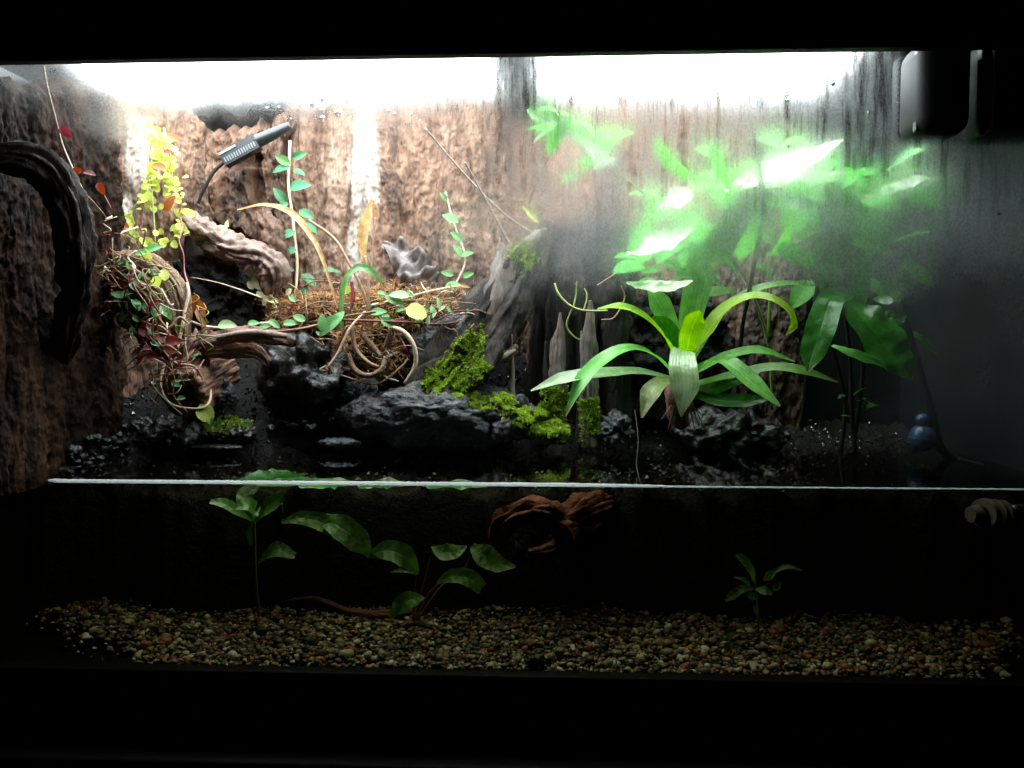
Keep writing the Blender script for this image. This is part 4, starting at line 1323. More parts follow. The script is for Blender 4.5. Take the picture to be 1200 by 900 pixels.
hv_ = empty("hanging_vine", at(660, 130, .1), "blurred pale green vine hanging between the two lamps", "plant")
for i, (pts, w, mt) in enumerate([
    ([(618, 128, .09), (632, 138, .085), (650, 142, .08), (668, 138, .08)], [4, 24, 26, 4], 'leaf_fresh'),
    ([(670, 135, .09), (660, 150, .085), (650, 165, .08), (643, 184, .08)], [4, 16, 20, 5], 'leaf_fresh'),
    ([(640, 128, .1), (660, 150, .095), (678, 160, .09), (690, 158, .09)], [4, 22, 20, 4], 'leaf_fresh'),
    ([(672, 166, .09), (690, 172, .085), (702, 186, .08), (703, 200, .08)], [3, 14, 18, 6], 'leaf_glow'),
    ([(695, 198, .09), (706, 193, .085), (716, 190, .08), (722, 184, .08)], [3, 14, 12, 3], 'leaf_glow'),
    ([(612, 242, .2), (620, 250, .2), (626, 256, .2), (631, 262, .2)], [2, 8, 8, 2], 'leaf_lime'),
]):
    px_leaf(hv_, mt, pts, w, UPF, .25, .2, i * 2.3)
px_tube("stem", M['stem_green'], [(640, 70, .09), (645, 110, .09), (660, 140, .09), (675, 165, .09), (700, 195, .085)], [1.2] * 5, hv_, 30, 6)
px_tube("stem", M['stem_green'], [(660, 140, .09), (640, 190, .13), (620, 240, .2), (634, 268, .22), (640, 290, .26)], [1, .9, .9, .9, .9], hv_, 30, 6)
for i, pts in enumerate([[(498, 150, .2), (545, 205, .24), (590, 250, .27), (632, 278, .3)], [(545, 190, .22), (575, 245, .26), (600, 290, .28)], [(690, 190, .2), (740, 240, .25), (800, 280, .3)]]):
    o = px_tube("twig", M['twig_grey'], pts, [1.0, 1.1, 1.1, .9][:len(pts)], None, 40, 7, .3, i)
    tag(o, ["long pale twig leaning from the lamp gap onto the stump top", "short pale twig leaning on the mossy top of the stump", "thin pale twig slanting down behind the lamp bright epiphyte"][i], "twig")

rp = empty("broadleaf_plant", at(1002, 530, .24), "dark green broad leaved plant beside the black tube", "plant")
for i, (pts, w, mt, fc) in enumerate([
    ([(1000, 345, .2), (975, 350, .17), (962, 385, .15), (952, 415, .145), (947, 435, .14)], [10, 30, 34, 28, 4], 'leaf_deep', (-.4, -.9, .3)),
    ([(985, 345, .2), (1010, 372, .17), (1035, 400, .155), (1055, 425, .15), (1069, 446, .15)], [14, 48, 54, 40, 3], 'leaf_deep', (.1, -.9, .5)),
    ([(975, 405, .19), (1000, 416, .165), (1035, 428, .155), (1068, 444, .15)], [6, 20, 22, 3], 'leaf_brom', (.1, -.6, .8)),
    ([(1008, 362, .2), (1006, 335, .185), (1008, 310, .18), (1012, 290, .18)], [10, 18, 20, 6], 'leaf_deep', FRONT),
    ([(972, 350, .21), (968, 320, .2), (966, 290, .19), (962, 255, .19)], [14, 30, 28, 5], 'leaf_deep', FRONT),
    ([(1022, 352, .2), (1038, 345, .18), (1052, 335, .175), (1064, 318, .17)], [8, 26, 28, 8], 'leaf_deep', (.2, -.9, .4)),
    ([(1050, 330, .19), (1058, 325, .185), (1060, 312, .185)], [8, 20, 4], 'leaf_fresh', FRONT),
    ([(1068, 388, .22), (1082, 400, .21), (1102, 420, .21)], [3, 16, 2], 'leaf_deep', (.1, -.6, .8)),
    ([(1018, 362, .22), (1030, 372, .2), (1048, 375, .19), (1062, 370, .19)], [6, 22, 20, 3], 'leaf_deep', (.1, -.9, .5)),
    ([(1020, 320, .22), (1030, 285, .21), (1040, 255, .2), (1052, 235, .2)], [8, 26, 26, 4], 'leaf_deep', FRONT),
    ([(1000, 330, .23), (985, 300, .22), (990, 270, .22), (1000, 245, .22)], [8, 26, 26, 4], 'leaf_deep', FRONT),
]):
    px_leaf(rp, mt, pts, w, fc, .2, .3, i * 3.1 + 1)
for i, pts in enumerate([[(1002, 530, .25), (998, 480, .23), (996, 420, .21), (988, 350, .2)], [(1000, 520, .25), (1010, 450, .23), (1012, 380, .21), (1020, 320, .21)], [(985, 530, .27), (990, 470, .25), (975, 400, .22), (968, 330, .2)]]):
    px_tube("stem", M['twig'], pts, [3, 2.6, 2.2, 1.6], rp, 30, 8, .2, i)
R_ = random.Random(31)
me_small = oval_leaf_mesh("small_leaf", M['leaf_deep'], .45)
for k in range(8):
    b = at(R_.uniform(990, 1030), R_.uniform(458, 500), .24)
    place_leaf(me_small, rp, b, (R_.uniform(-1, 1), R_.uniform(-1, .2), R_.uniform(-.1, .5)), (0, -.3, 1), R_.uniform(.014, .026))

# black tube and blue float
o = px_tube("black_tube", M['tube'], [(1052, 344, .215), (1064, 390, .21), (1078, 440, .205), (1092, 490, .205), (1102, 525, .21), (1125, 540, .21), (1160, 548, .20), (1215, 566, .18)], [4.5, 5, 5.5, 6, 5.5, 4, 3.2, 3], None, 70, 16)
tag(o, "thin glossy black tube rising from the water past the broad leaved plant", "tube")
bl = empty("blue_float", at(1081, 530, .2), "small blue float of two stacked balls at the foot of the black tube", "float")
rock_mb(at(1081, 513, .2), (.0155, .0155, .0165), 1, 4, .0).build("body", M['blue'], bl)
rock_mb(at(1081, 492, .2), (.0083, .0083, .0076), 1, 4, .0).build("knob", M['blue'], bl)
q_ = at(1081, 500, .2)
tube_mb([q_ - Vector((0, 0, .003)), q_ + Vector((0, 0, .0015))], [.0075, .0062], 4, 28).build("collar", M['blue'], bl)
ring = []
q_ = at(1081, 513, .2)
tube_mb([q_ + Vector((math.cos(a_ * math.pi / 12) * .0156, math.sin(a_ * math.pi / 12) * .0156, 0)) for a_ in range(25)], [.0006] * 25, 72, 6).build("seam", M['blue'], bl)

# filter boxes hanging in the corner
fb = empty("filter_box", at(1108, 160, .05), "rounded black plastic box with a pale edge hanging below the frame", "filter")
a0, a1 = at(1076, 158, .02), at(1141, 40, .02)
box_mb((a0.x, .012, a0.z), (a1.x, .075, a1.z), .016).build("body", M['box'], fb)
box_mb((a0.x + .004, .0765, a0.z + .004), (a1.x - .002, .095, a1.z), .004).build("motor", M['black'], fb)
b0 = at(1071, 156, .03)
box_mb((b0.x, .026, b0.z + .001), (b0.x + .0055, .034, a1.z), .0015).build("trim", M['beige'], fb)
fb2 = empty("filter_box", at(1180, 160, .05), "square black plastic box with a ridged edge beside the frame corner", "filter")
a0, a1 = at(1158, 156, .02), at(1240, 40, .02)
box_mb((a0.x, .012, a0.z), (a1.x, .075, a1.z), .005).build("body", M['box'], fb2)
box_mb((a0.x - .0065, .022, a0.z - .001), (a0.x - .001, .032, a1.z), .0015).build("rail", M['beige'], fb2)
for k_ in range(4):
    zz = a0.z + .018 + k_ * .016
    box_mb((a0.x + .022, .0095, zz), (a1.x - .012, .0118, zz + .005), .0008).build("louver", M['black'], fb2)

# probe on the bark
pr = empty("sensor_probe", at(262, 190, .33), "black ribbed sensor probe slanting across the knotty bark", "sensor")
A, B = at(262, 188, .325), at(302, 166, .325)
ax = (B - A).normalized()
sd = Vector((0, -1, 0)).cross(ax).normalized()
k = mpp(.325)


def obox(mb, a, b, half, thick, front):
    ax = (b - a).normalized()
    sd = Vector((0, -1, 0)).cross(ax).normalized()
    pts = []
    for yy in (front, front + thick):
        for p_, s_ in ((a, -1), (b, -1), (b, 1), (a, 1)):
            q = p_ + sd * half * s_
            pts.append(Vector((q.x, yy, q.z)))
    mb.add(pts, [(0, 1, 2, 3), (7, 6, 5, 4), (0, 4, 5, 1), (1, 5, 6, 2), (2, 6, 7, 3), (3, 7, 4, 0)])
    return mb


obox(MB(), A, B, 8.5 * k, .016, .318).build("body", M['probe'], pr, smooth=False)
rb = MB()
for i in range(13):
    t_ = 0.08 + i * 0.07
    c = A.lerp(B, t_) - sd * 3 * k
    obox(rb, c - ax * .5 * k, c + ax * .5 * k, 3.0 * k, .002, .3165)
rb.build("grille", M['probe_mark'], pr, smooth=False)
obox(MB(), A + sd * 6.2 * k, A.lerp(B, .48) + sd * 6.2 * k, 1.4 * k, .002, .3166).build("label_strip", M['probe_mark'], pr, smooth=False)
px_tube("sleeve", M['probe'], [(300, 166, .327), (318, 158, .327), (340, 147, .33)], [8, 7, 5], pr, 24, 14)
px_tube("cable", M['twig'], [(262, 190, .327), (250, 202, .327), (240, 220, .33), (232, 238, .335)], [2.5, 2.2, 2, 1.8], pr, 30, 8)


# ---- climbing vines with small leaves
def vine(name, label, cat, stem, stem_r, stem_mat, leaves, leaf_mesh, jitter=.35, seed=0, Yoff=-.006, group=None):
    """leaves: (px, py, Y, angle in the picture plane, length px)"""
    base = P3(stem)
    e_ = empty(name, min(base, key=lambda q: q.z), label, cat, group)
    if stem_r:
        px_tube("stem", M[stem_mat], stem, [stem_r] * len(stem), e_, 16 + 8 * len(stem), 7, .25, seed)
    rnd = random.Random(seed)
    for (px, py, Y, ang, ln) in leaves:
        a = math.radians(ang)
        d = Vector((math.cos(a), rnd.uniform(-.6, .0), math.sin(a)))
        L_ = ln * mpp(Y) * rnd.uniform(.75, 1.25)
        c = at(px, py, Y + Yoff)
        upv = Vector((rnd.gauss(0, jitter), -1, .55 + rnd.gauss(0, jitter)))
        lm = leaf_mesh if not isinstance(leaf_mesh, (list, tuple)) else rnd.choice(leaf_mesh)
        place_leaf(lm, e_, c - d.normalized() * L_ * .5, d, upv, L_)
    return e_


lm_vine = oval_leaf_mesh("vine_leaf", M['leaf_vine'], .55)
lm_soft = oval_leaf_mesh("creeper_leaf", M['leaf_soft'], .55)
lm_lime = oval_leaf_mesh("lime_leaf", M['leaf_lime'], .85, .2, .2, .7)
lm_cream = oval_leaf_mesh("cream_leaf", M['leaf_cream'], .85, .2, .2, .7)
lm_red = oval_leaf_mesh("red_leaf", M['leaf_red'], .6)
lm_orange = oval_leaf_mesh("orange_leaf", M['leaf_orange'], .6)
lm_pale = oval_leaf_mesh("pale_leaf", M['leaf_brom_pale'], .5)
lm_brown = oval_leaf_mesh("brown_leaf", M['leaf_brown'], .4)

vine("climbing_vine", "dark green climbing vine with paired oval leaves on pale bark", "vine",
     [(347, 400, .33), (346, 350, .345), (348, 310, .35), (343, 255, .355), (338, 215, .36), (340, 165, .365)], 1.7, 'stem_pale',
     [(331, 187, .355, 150, 18), (350, 182, .36, 20, 18), (329, 197, .355, 190, 18), (350, 201, .355, -15, 20), (350, 217, .35, 8, 22), (328, 229, .35, 120, 20), (331, 240, .35, 200, 16), (358, 250, .345, -25, 24), (364, 265, .345, -35, 18),
      (337, 274, .345, 205, 20), (338, 294, .345, 190, 18), (334, 316, .34, 175, 24), (362, 327, .335, -30, 22), (353, 341, .335, 170, 20), (349, 362, .33, -20, 20), (330, 356, .335, 160, 20), (322, 366, .33, -25, 20), (385, 316, .34, 5, 14), (395, 318, .34, -10, 12),
      (320, 342, .335, 200, 18), (312, 352, .33, 150, 18)], [lm_vine, lm_vine, lm_soft], .3, 5)
vine("climbing_vine", "short green vine with fresh leaves climbing above the rusty sphagnum", "vine",
     [(500, 372, .32), (520, 350, .33), (538, 325, .345), (545, 300, .35), (532, 262, .365), (522, 225, .37)], 1.1, 'stem_pale',
     [(528, 255, .36, 150, 18), (536, 277, .355, 140, 16), (538, 294, .35, 120, 16), (547, 297, .35, 20, 16), (531, 335, .34, 10, 18), (524, 320, .345, 160, 14), (548, 322, .345, 20, 12), (520, 230, .365, 130, 14)], lm_soft, .3, 6)
R_ = random.Random(21)
lime_path = [(178, 140, .30), (176, 185, .29), (168, 228, .28), (154, 250, .275), (160, 275, .27), (186, 286, .27), (208, 275, .275), (212, 245, .28), (203, 215, .285), (199, 180, .29), (192, 150, .295)]
lv_ = []
for k in range(105):
    t = R_.random()
    c = spline([Vector(q) for q in lime_path], 60)[int(t * 59)]
    lv_.append((c.x + R_.gauss(0, 5), c.y + R_.gauss(0, 5), c.z - .004, R_.uniform(0, 360), R_.uniform(6, 11)))
for k in range(44):
    lv_.append((R_.uniform(172, 204), R_.uniform(160, 245), .288, R_.uniform(0, 360), R_.uniform(8, 12)))
lime = vine("creeping_plant", "lime yellow creeper trailing small round leaves down the pale bark", "vine", lime_path, 1.2, 'stem_green', lv_, lm_lime, .5, 8)
px_tube("stem", M['stem_green'], [(196, 230, .285), (206, 250, .28), (214, 262, .275), (222, 275, .275)], [1] * 4, lime, 20, 6)
px_tube("stem", M['stem_green'], [(176, 200, .285), (180, 250, .275), (182, 285, .27)], [1] * 3, lime, 20, 6)
lv_ = [(R_.uniform(290, 326), 0, 0, 0, 0) for _ in range(0)]
for (x, y) in [(293, 318), (300, 325), (294, 334), (303, 334), (311, 334), (306, 344), (317, 344), (310, 354), (320, 352), (322, 358), (312, 348), (298, 329), (258, 266), (266, 262), (262, 268), (338, 342)]:
    lv_.append((x, y, .318, R_.uniform(0, 360), R_.uniform(9, 13)))
cream = vine("creeping_plant", "cluster of cream leaves on thin stems before the dark hollow", "plant", [(300, 318, .32), (322, 326, .32), (344, 336, .32), (360, 352, .325)], .9, 'stem_green', lv_, lm_cream, .5, 9)
px_tube("stem", M['stem_green'], [(332, 328, .32), (322, 342, .32), (312, 352, .318)], [.8] * 3, cream, 12, 5)

red = vine("red_leaved_vine", "thin stem with scattered red leaves hanging down past the bent branch", "vine",
           [(50, 72, .05), (55, 100, .055), (64, 135, .065), (74, 172, .08), (90, 208, .09), (98, 226, .095)], 1.2, 'stem_pale',
           [(76, 154, .065, -40, 20), (86, 203, .085, 200, 20), (104, 202, .09, -5, 18), (118, 221, .1, -60, 20)], lm_red, .3, 10, 0.0)
for (px, py, ang, ln) in [(130, 258, -20, 26), (127, 273, -80, 18), (192, 178, 0, 12), (195, 198, 160, 18), (195, 248, 60, 22), (210, 165, 150, 16)]:
    a = math.radians(ang)
    e1 = at(px, py, .262)
    place_leaf(lm_orange, red, e1, (math.cos(a), -.3, math.sin(a)), (0, -1, .5), ln * mpp(.26))
px_tube("stem", M['stem_brown'], [(98, 226, .095), (112, 240, .14), (126, 262, .2), (120, 300, .22), (112, 335, .22)], [1, 1, 1, 1, 1], red, 30, 6)
px_tube("stem", M['stem_pale'], [(112, 320, .2), (116, 290, .22), (135, 276, .24), (162, 266, .26)], [1.6, 1.8, 1.6, 1.2], red, 30, 6)

rr = empty("red_trailing_plant", at(205, 430, .17), "tangled red stems and small leaves draped over the claw shaped root", "plant")
px_tube("stem", M['stem_red'], [(213, 238, .25), (210, 252, .245), (214, 266, .24), (210, 282, .22), (215, 298, .21), (216, 318, .20), (221, 340, .185), (216, 365, .175), (210, 400, .17)], [1.4, .5, 1.0, .5, .9, .6, 1.6, .8, .7], rr, 60, 9, .9, 4.0)
px_tube("stem", M['stem_pale'], [(219, 332, .185), (221, 345, .18), (217, 362, .175), (213, 385, .17), (208, 408, .165)], [2, 2.2, 2, 2, 1.6], rr, 40, 8)
tangle = [[(108, 300, .2), (128, 318, .18), (142, 330, .17), (152, 345, .165)], [(115, 360, .19), (122, 335, .18), (112, 312, .19)], [(150, 330, .165), (158, 314, .165), (150, 302, .17), (160, 294, .175)],
          [(140, 380, .17), (160, 392, .16), (180, 400, .155), (200, 415, .16)], [(150, 365, .165), (168, 378, .158), (190, 384, .155), (205, 400, .16)], [(165, 395, .16), (180, 415, .155), (195, 425, .155), (200, 440, .16)],
          [(140, 385, .17), (135, 375, .172), (142, 368, .17), (160, 390, .165)], [(180, 362, .16), (196, 384, .158), (210, 372, .165), (222, 380, .17)], [(225, 377, .18), (238, 382, .19), (255, 384, .2), (275, 386, .21)],
          [(160, 420, .165), (182, 412, .16), (198, 405, .16)], [(128, 330, .175), (150, 350, .165), (172, 368, .16)], [(186, 405, .158), (205, 425, .155), (228, 430, .165), (240, 450, .175)], [(110, 272, .22), (120, 300, .2), (128, 330, .175), (150, 380, .165)]]
for i, pts in enumerate(tangle):
    px_tube("stem", [M['stem_pale'], M['stem_brown'], M['stem_red'], M['stem_green']][(0, 0, 0, 2, 1, 2, 0, 1, 0, 2, 1, 1, 3)[i]], pts, [1.5] * len(pts), rr, 26, 6, .2, i)
R_ = random.Random(77)
for (px, py, Y, ang, ln, lm) in [(233, 362, .19, -70, 26, lm_orange), (228, 352, .19, -100, 14, lm_orange), (175, 388, .155, -25, 26, lm_red), (190, 395, .155, -30, 22, lm_red), (205, 400, .155, 10, 24, lm_red), (165, 412, .16, 10, 22, lm_red), (182, 418, .155, -20, 20, lm_red), (200, 410, .152, 160, 18, lm_orange),
                                 (158, 335, .16, -50, 18, lm_pale), (150, 343, .16, 10, 16, lm_soft), (140, 345, .165, 160, 18, lm_soft), (170, 360, .156, -40, 14, lm_pale), (160, 356, .158, 120, 14, lm_pale), (195, 365, .156, -50, 20, lm_soft), (180, 355, .157, 200, 16, lm_red), (148, 333, .163, 60, 12, lm_red),
                                 (165, 387, .157, 180, 18, lm_orange), (206, 450, .155, -20, 12, lm_soft), (213, 466, .157, 10, 12, lm_soft), (241, 484, .165, -55, 24, lm_lime), (246, 492, .168, -70, 14, lm_soft), (236, 372, .185, -60, 24, lm_brown),
                                 (145, 372, .165, 40, 14, lm_soft), (185, 330, .165, 40, 16, lm_lime), (192, 322, .17, 100, 14, lm_lime), (178, 318, .17, 150, 14, lm_soft), (172, 300, .18, 90, 16, lm_lime), (180, 290, .19, 20, 20, lm_soft), (165, 296, .18, 170, 18, lm_soft)]:
    a = math.radians(ang)
    place_leaf(lm, rr, at(px, py, Y) - Vector((math.cos(a), 0, math.sin(a))) * ln * .5 * mpp(Y), (math.cos(a), R_.uniform(-.5, .1), math.sin(a)), (R_.gauss(0, .4), -1, .6), ln * mpp(Y))

R_ = random.Random(101)
for k in range(120):                                       # fine tangle over root, bark and hollow
    x, y = R_.choice([(R_.gauss(150, 26), R_.gauss(345, 32)), (R_.gauss(195, 22), R_.gauss(405, 26)), (R_.gauss(125, 12), R_.gauss(320, 40))])
    Y = .146 + max(0, 180 - x) * .0006
    dx, dy = R_.gauss(0, 16), R_.gauss(6, 16)
    px_tube("stem", M[R_.choice(['stem_pale', 'stem_brown', 'stem_brown', 'stem_red', 'stem_green'])], [(x, y, Y), (x + dx * .5 + R_.gauss(0, 6), y + dy * .5 + R_.gauss(0, 6), Y - .006), (x + dx, y + dy, Y - .002), (x + dx * 1.4 + R_.gauss(0, 8), y + dy * 1.5, Y + .004)], [.9, .8, .7, .5], rr, 16, 5, .2, k)
for k in range(44):
    x, y = R_.choice([(R_.gauss(150, 28), R_.gauss(340, 34)), (R_.gauss(195, 24), R_.gauss(400, 26))])
    Y = .142 + max(0, 180 - x) * .0006
    a = R_.uniform(0, 6.28)
    place_leaf(R_.choice([lm_soft, lm_soft, lm_red, lm_pale, lm_brown, lm_orange]), rr, at(x, y, Y), (math.cos(a), R_.uniform(-.6, .2), math.sin(a)), (R_.gauss(0, .5), -1, .6), R_.uniform(6, 13) * mpp(Y))

# low creeping stems over the rocks
cr = empty("creeping_vine", at(400, 400, .28), "red stemmed creeper with green leaves running over the dark boulder and slate", "vine")
for i, (pts, mt) in enumerate([([(245, 385, .2), (285, 384, .21), (320, 388, .225), (360, 384, .235), (400, 372, .245), (440, 365, .25)], 'stem_brown'), ([(285, 388, .215), (300, 380, .22), (318, 378, .23)], 'stem_pale'),
                               ([(400, 375, .245), (440, 376, .245), (480, 378, .25), (520, 380, .265), (555, 372, .28)], 'stem_red'), ([(425, 360, .26), (470, 350, .28), (510, 340, .30), (540, 335, .32)], 'stem_pale'), ([(405, 385, .245), (395, 410, .24), (385, 435, .24), (390, 450, .245)], 'stem_red'),
                               ([(428, 365, .25), (410, 385, .24), (395, 415, .235), (385, 430, .235)], 'stem_pale'), ([(440, 368, .25), (455, 385, .245), (450, 410, .25)], 'stem_brown')]):
    px_tube("stem", M[mt], pts, [1.5] * len(pts), cr, 40, 6, .25, i)
for (px, py, Y, ang, ln, lm) in [(268, 380, .2, 5, 26, lm_pale), (297, 378, .21, 10, 14, lm_soft), (322, 379, .22, -30, 16, lm_soft), (385, 381, .235, 215, 34, lm_soft), (394, 374, .235, 60, 26, lm_soft), (378, 378, .232, 100, 22, lm_soft), (462, 350, .255, -25, 24, lm_soft), (468, 345, .257, 170, 24, lm_pale), (488, 365, .25, -15, 26, lm_lime),
                                 (443, 365, .25, 15, 20, lm_soft), (455, 378, .245, -30, 20, lm_soft), (470, 362, .256, 20, 14, lm_soft), (310, 382, .22, 185, 16, lm_soft), (502, 375, .255, 80, 12, lm_pale), (532, 334, .32, 5, 20, lm_soft), (350, 372, .24, 150, 18, lm_soft), (340, 378, .235, 10, 18, lm_soft)]:
    a = math.radians(ang)
    place_leaf(lm, cr, at(px, py, Y) - Vector((math.cos(a), 0, math.sin(a))) * ln * .5 * mpp(Y), (math.cos(a), R_.uniform(-.5, .1), math.sin(a)), (R_.gauss(0, .3), -1, .7), ln * mpp(Y))

R_ = random.Random(102)
for k in range(80):
    x, y = R_.uniform(300, 560), R_.gauss(372, 18)
    Y = .255 + (400 - y) * .0005
    dx, dy = R_.gauss(0, 22), R_.gauss(0, 10)
    px_tube("stem", M[R_.choice(['stem_pale', 'stem_brown', 'stem_brown', 'wood_red', 'stem_red'])], [(x, y, Y), (x + dx * .5, y + dy * .5 - R_.uniform(0, 8), Y - .008), (x + dx, y + dy, Y), (x + dx * 1.5, y + dy * 1.5 + 4, Y + .006)], [.8, .8, .7, .4], cr, 14, 5, .2, k)
for k in range(34):
    x, y = R_.uniform(305, 550), R_.gauss(362, 14)
    a = R_.uniform(0, 6.28)
    place_leaf(R_.choice([lm_soft, lm_soft, lm_pale, lm_brown, lm_lime]), cr, at(x, y, .262), (math.cos(a), R_.uniform(-.6, .2), math.sin(a)), (R_.gauss(0, .5), -1, .6), R_.uniform(6, 13) * mpp(.26))

# small orchid in the middle
orc = empty("orchid", at(430, 440, .25), "small orchid with one green strap leaf, brown dry leaves and coiled roots", "plant")
px_leaf(orc, 'leaf_soft', [(402, 385, .25), (401, 355, .245), (406, 328, .24), (420, 314, .238), (436, 318, .238), (450, 334, .24)], [5, 9, 11, 11, 9, 2], (-.5, -.8, .5), .3)
px_leaf(orc, 'leaf_brown', [(428, 310, .27), (425, 285, .275), (429, 258, .28), (436, 233, .285)], [3, 12, 13, 2], FRONT, .3)
px_leaf(orc, 'leaf_brown', [(278, 246, .30), (310, 240, .29), (342, 250, .285), (368, 282, .275), (382, 315, .265), (396, 360, .255)], [2, 5, 9, 6, 4, 3], (0, -.8, .6), .3)
px_leaf(orc, 'leaf_brown', [(436, 234, .30), (440, 250, .30), (439, 275, .295)], [2, 8, 2], FRONT, .2)
for i, (pts, r, mt) in enumerate([([(362, 258, .29), (392, 280, .28), (410, 310, .27), (425, 340, .265), (432, 365, .26)], 1.8, 'stem_brown'), ([(428, 300, .27), (432, 330, .262), (430, 360, .255), (424, 385, .25)], 1.8, 'stem_brown'), ([(412, 330, .27), (414, 350, .265), (410, 365, .26)], 2, 'stem_red'),
                                  ([(440, 255, .3), (436, 300, .29), (434, 330, .28)], 1.2, 'stem_brown'), ([(412, 385, .25), (418, 410, .245), (432, 425, .24), (444, 430, .24)], 2.4, 'stem_brown'), ([(408, 415, .245), (415, 432, .24), (430, 440, .238), (446, 434, .238), (452, 418, .24)], 3.4, 'root_tan'),
                                  ([(424, 392, .25), (436, 405, .245), (446, 418, .242)], 3.6, 'root_tan'), ([(456, 382, .25), (474, 390, .245), (486, 408, .245), (486, 430, .248), (474, 450, .25)], 2.8, 'stem_pale'), ([(545, 346, .31), (558, 356, .30), (561, 372, .29), (554, 392, .285)], 2.6, 'stem_pale'),
                                  ([(385, 425, .24), (392, 440, .238), (400, 428, .24)], 1.6, 'stem_brown'), ([(460, 380, .255), (462, 395, .25), (468, 402, .25)], 1.4, 'stem_brown'), ([(400, 440, .24), (440, 450, .24), (470, 430, .245), (478, 420, .25)], 1.2, 'stem_brown')]):
    px_tube("stem" if i < 4 else "root", M[mt], pts, [r] * (len(pts) - 1) + [r * .7], orc, 36, 9, .2, i)
R_ = random.Random(5)
for k in range(34):
    x, y = R_.uniform(375, 470), R_.uniform(395, 445)
    px_tube("root", M[R_.choice(['stem_brown', 'stem_pale', 'wood_red'])], [(x, y, .255), (x + R_.uniform(-12, 12), y + R_.uniform(-8, 8), .248), (x + R_.uniform(-18, 18), y + R_.uniform(-10, 14), .25)], [1, .9, .5], orc, 9, 5)
gl_ = px_leaf(None, 'leaf_grey', [(448, 285, .345), (470, 298, .335), (488, 318, .325), (500, 335, .32), (516, 346, .318)], [6, 34, 46, 40, 8], (.2, -1, .4), .4, 1.3, 4.0, 30, 12, "dead_leaf")
tag(gl_, "crumpled dead grey leaf lying on the rusty sphagnum", "leaf")

# ------------------------------------------------------------------ under water
u1 = empty("water_plant", at(300, 720, .09), "water plant with a rosette of green leaves just under the surface", "plant")
for i, (pts, w, mt) in enumerate([([(297, 612, .09), (280, 600, .07), (262, 590, .06), (246, 588, .055)], [4, 14, 14, 6], 'leaf_water'), ([(297, 610, .09), (288, 592, .09), (290, 578, .1), (305, 568, .11)], [4, 18, 24, 6], 'leaf_water'),
                                  ([(299, 610, .09), (312, 600, .075), (325, 592, .07), (334, 584, .065)], [4, 12, 12, 4], 'leaf_water'), ([(298, 612, .09), (300, 600, .07), (290, 592, .06), (276, 596, .055)], [4, 18, 20, 6], 'leaf_water'),
                                  ([(300, 612, .09), (308, 598, .1), (322, 585, .11), (330, 575, .13)], [4, 18, 20, 6], 'leaf_water'), ([(294, 640, .09), (293, 622, .08), (297, 612, .075)], [4, 12, 6], 'leaf_algae'), ([(302, 660, .09), (322, 645, .075), (346, 652, .07)], [4, 24, 8], 'leaf_algae')]):
    px_leaf(u1, mt, pts, w, (0, -.7, .7), .2, .15, i)
px_tube("stem", M['stem_green'], [(305, 735, .1), (300, 680, .095), (298, 610, .09)], [2.2, 1.8, 1.6], u1, 24, 7)
fl = empty("water_plant", at(330, 640, .15), "submerged plant whose broad leaves lie flat below the water surface", "plant")
for i, (pts, w) in enumerate([([(270, 562, .07), (305, 552, .10), (330, 542, .12), (358, 530, .15)], [4, 20, 24, 4]), ([(300, 562, .06), (330, 560, .07), (360, 552, .09), (380, 550, .1)], [4, 14, 14, 4]), ([(350, 565, .05), (390, 560, .07), (420, 560, .07)], [4, 16, 4]), ([(420, 566, .05), (450, 558, .07), (480, 562, .07)], [4, 16, 4]), ([(500, 566, .05), (535, 560, .07), (570, 562, .07)], [4, 14, 4])]):
    P = P3(pts)
    P = [Vector((p.x, p.y, min(p.z, -0.010 - 0.03 * p.y))) for p in P]
    k = mpp(.09)
    leaf_mb(P, [q * k * 1.7 for q in w], 18, 6, (0, -.35, 1), .15, .25, i).build("leaf", M['leaf_deep'], fl)
px_tube("stem", M['stem_green'], [(335, 740, .16), (332, 650, .15), (330, 590, .13)], [2, 2, 1.6], fl, 20, 7)
u2 = empty("water_plant", at(482, 735, .09), "water plant with large rounded leaves in front of the reddish root", "plant")
for i, (pts, w, mt) in enumerate([([(330, 612, .05), (352, 607, .045), (376, 612, .045), (390, 620, .048)], [4, 17, 22, 20], 'leaf_water'), ([(378, 608, .05), (400, 618, .045), (420, 634, .048), (436, 652, .055)], [14, 32, 30, 4], 'leaf_algae'),
                                  ([(430, 652, .055), (452, 645, .045), (474, 652, .045), (490, 671, .055)], [4, 24, 28, 4], 'leaf_water'), ([(458, 670, .06), (474, 668, .055), (488, 672, .06)], [3, 7, 3], 'leaf_water'), ([(457, 724, .06), (470, 708, .052), (484, 702, .055), (497, 700, .065)], [5, 22, 20, 3], 'leaf_water'),
                                  ([(506, 640, .05), (520, 647, .045), (534, 646, .048), (547, 640, .055)], [4, 22, 18, 2], 'leaf_water'), ([(512, 683, .06), (530, 675, .05), (550, 678, .05), (565, 690, .055)], [3, 17, 22, 16], 'leaf_water'), ([(553, 640, .05), (566, 650, .045), (582, 660, .05), (604, 664, .06)], [8, 28, 24, 3], 'leaf_algae')]):
    px_leaf(u2, mt, pts, w, (0, -.9, .6), .2, .2, i)
for pts in ([(484, 740, .09), (486, 700, .07), (490, 672, .055)], [(484, 735, .09), (500, 700, .07), (514, 684, .06)], [(484, 735, .09), (515, 690, .08), (545, 665, .07), (553, 642, .05)], [(484, 735, .09), (498, 680, .075), (508, 642, .05)]):
    px_tube("stem", M['stem_brown'], pts, [1.6, 1.3, 1.1, 1][:len(pts)], u2, 20, 6)
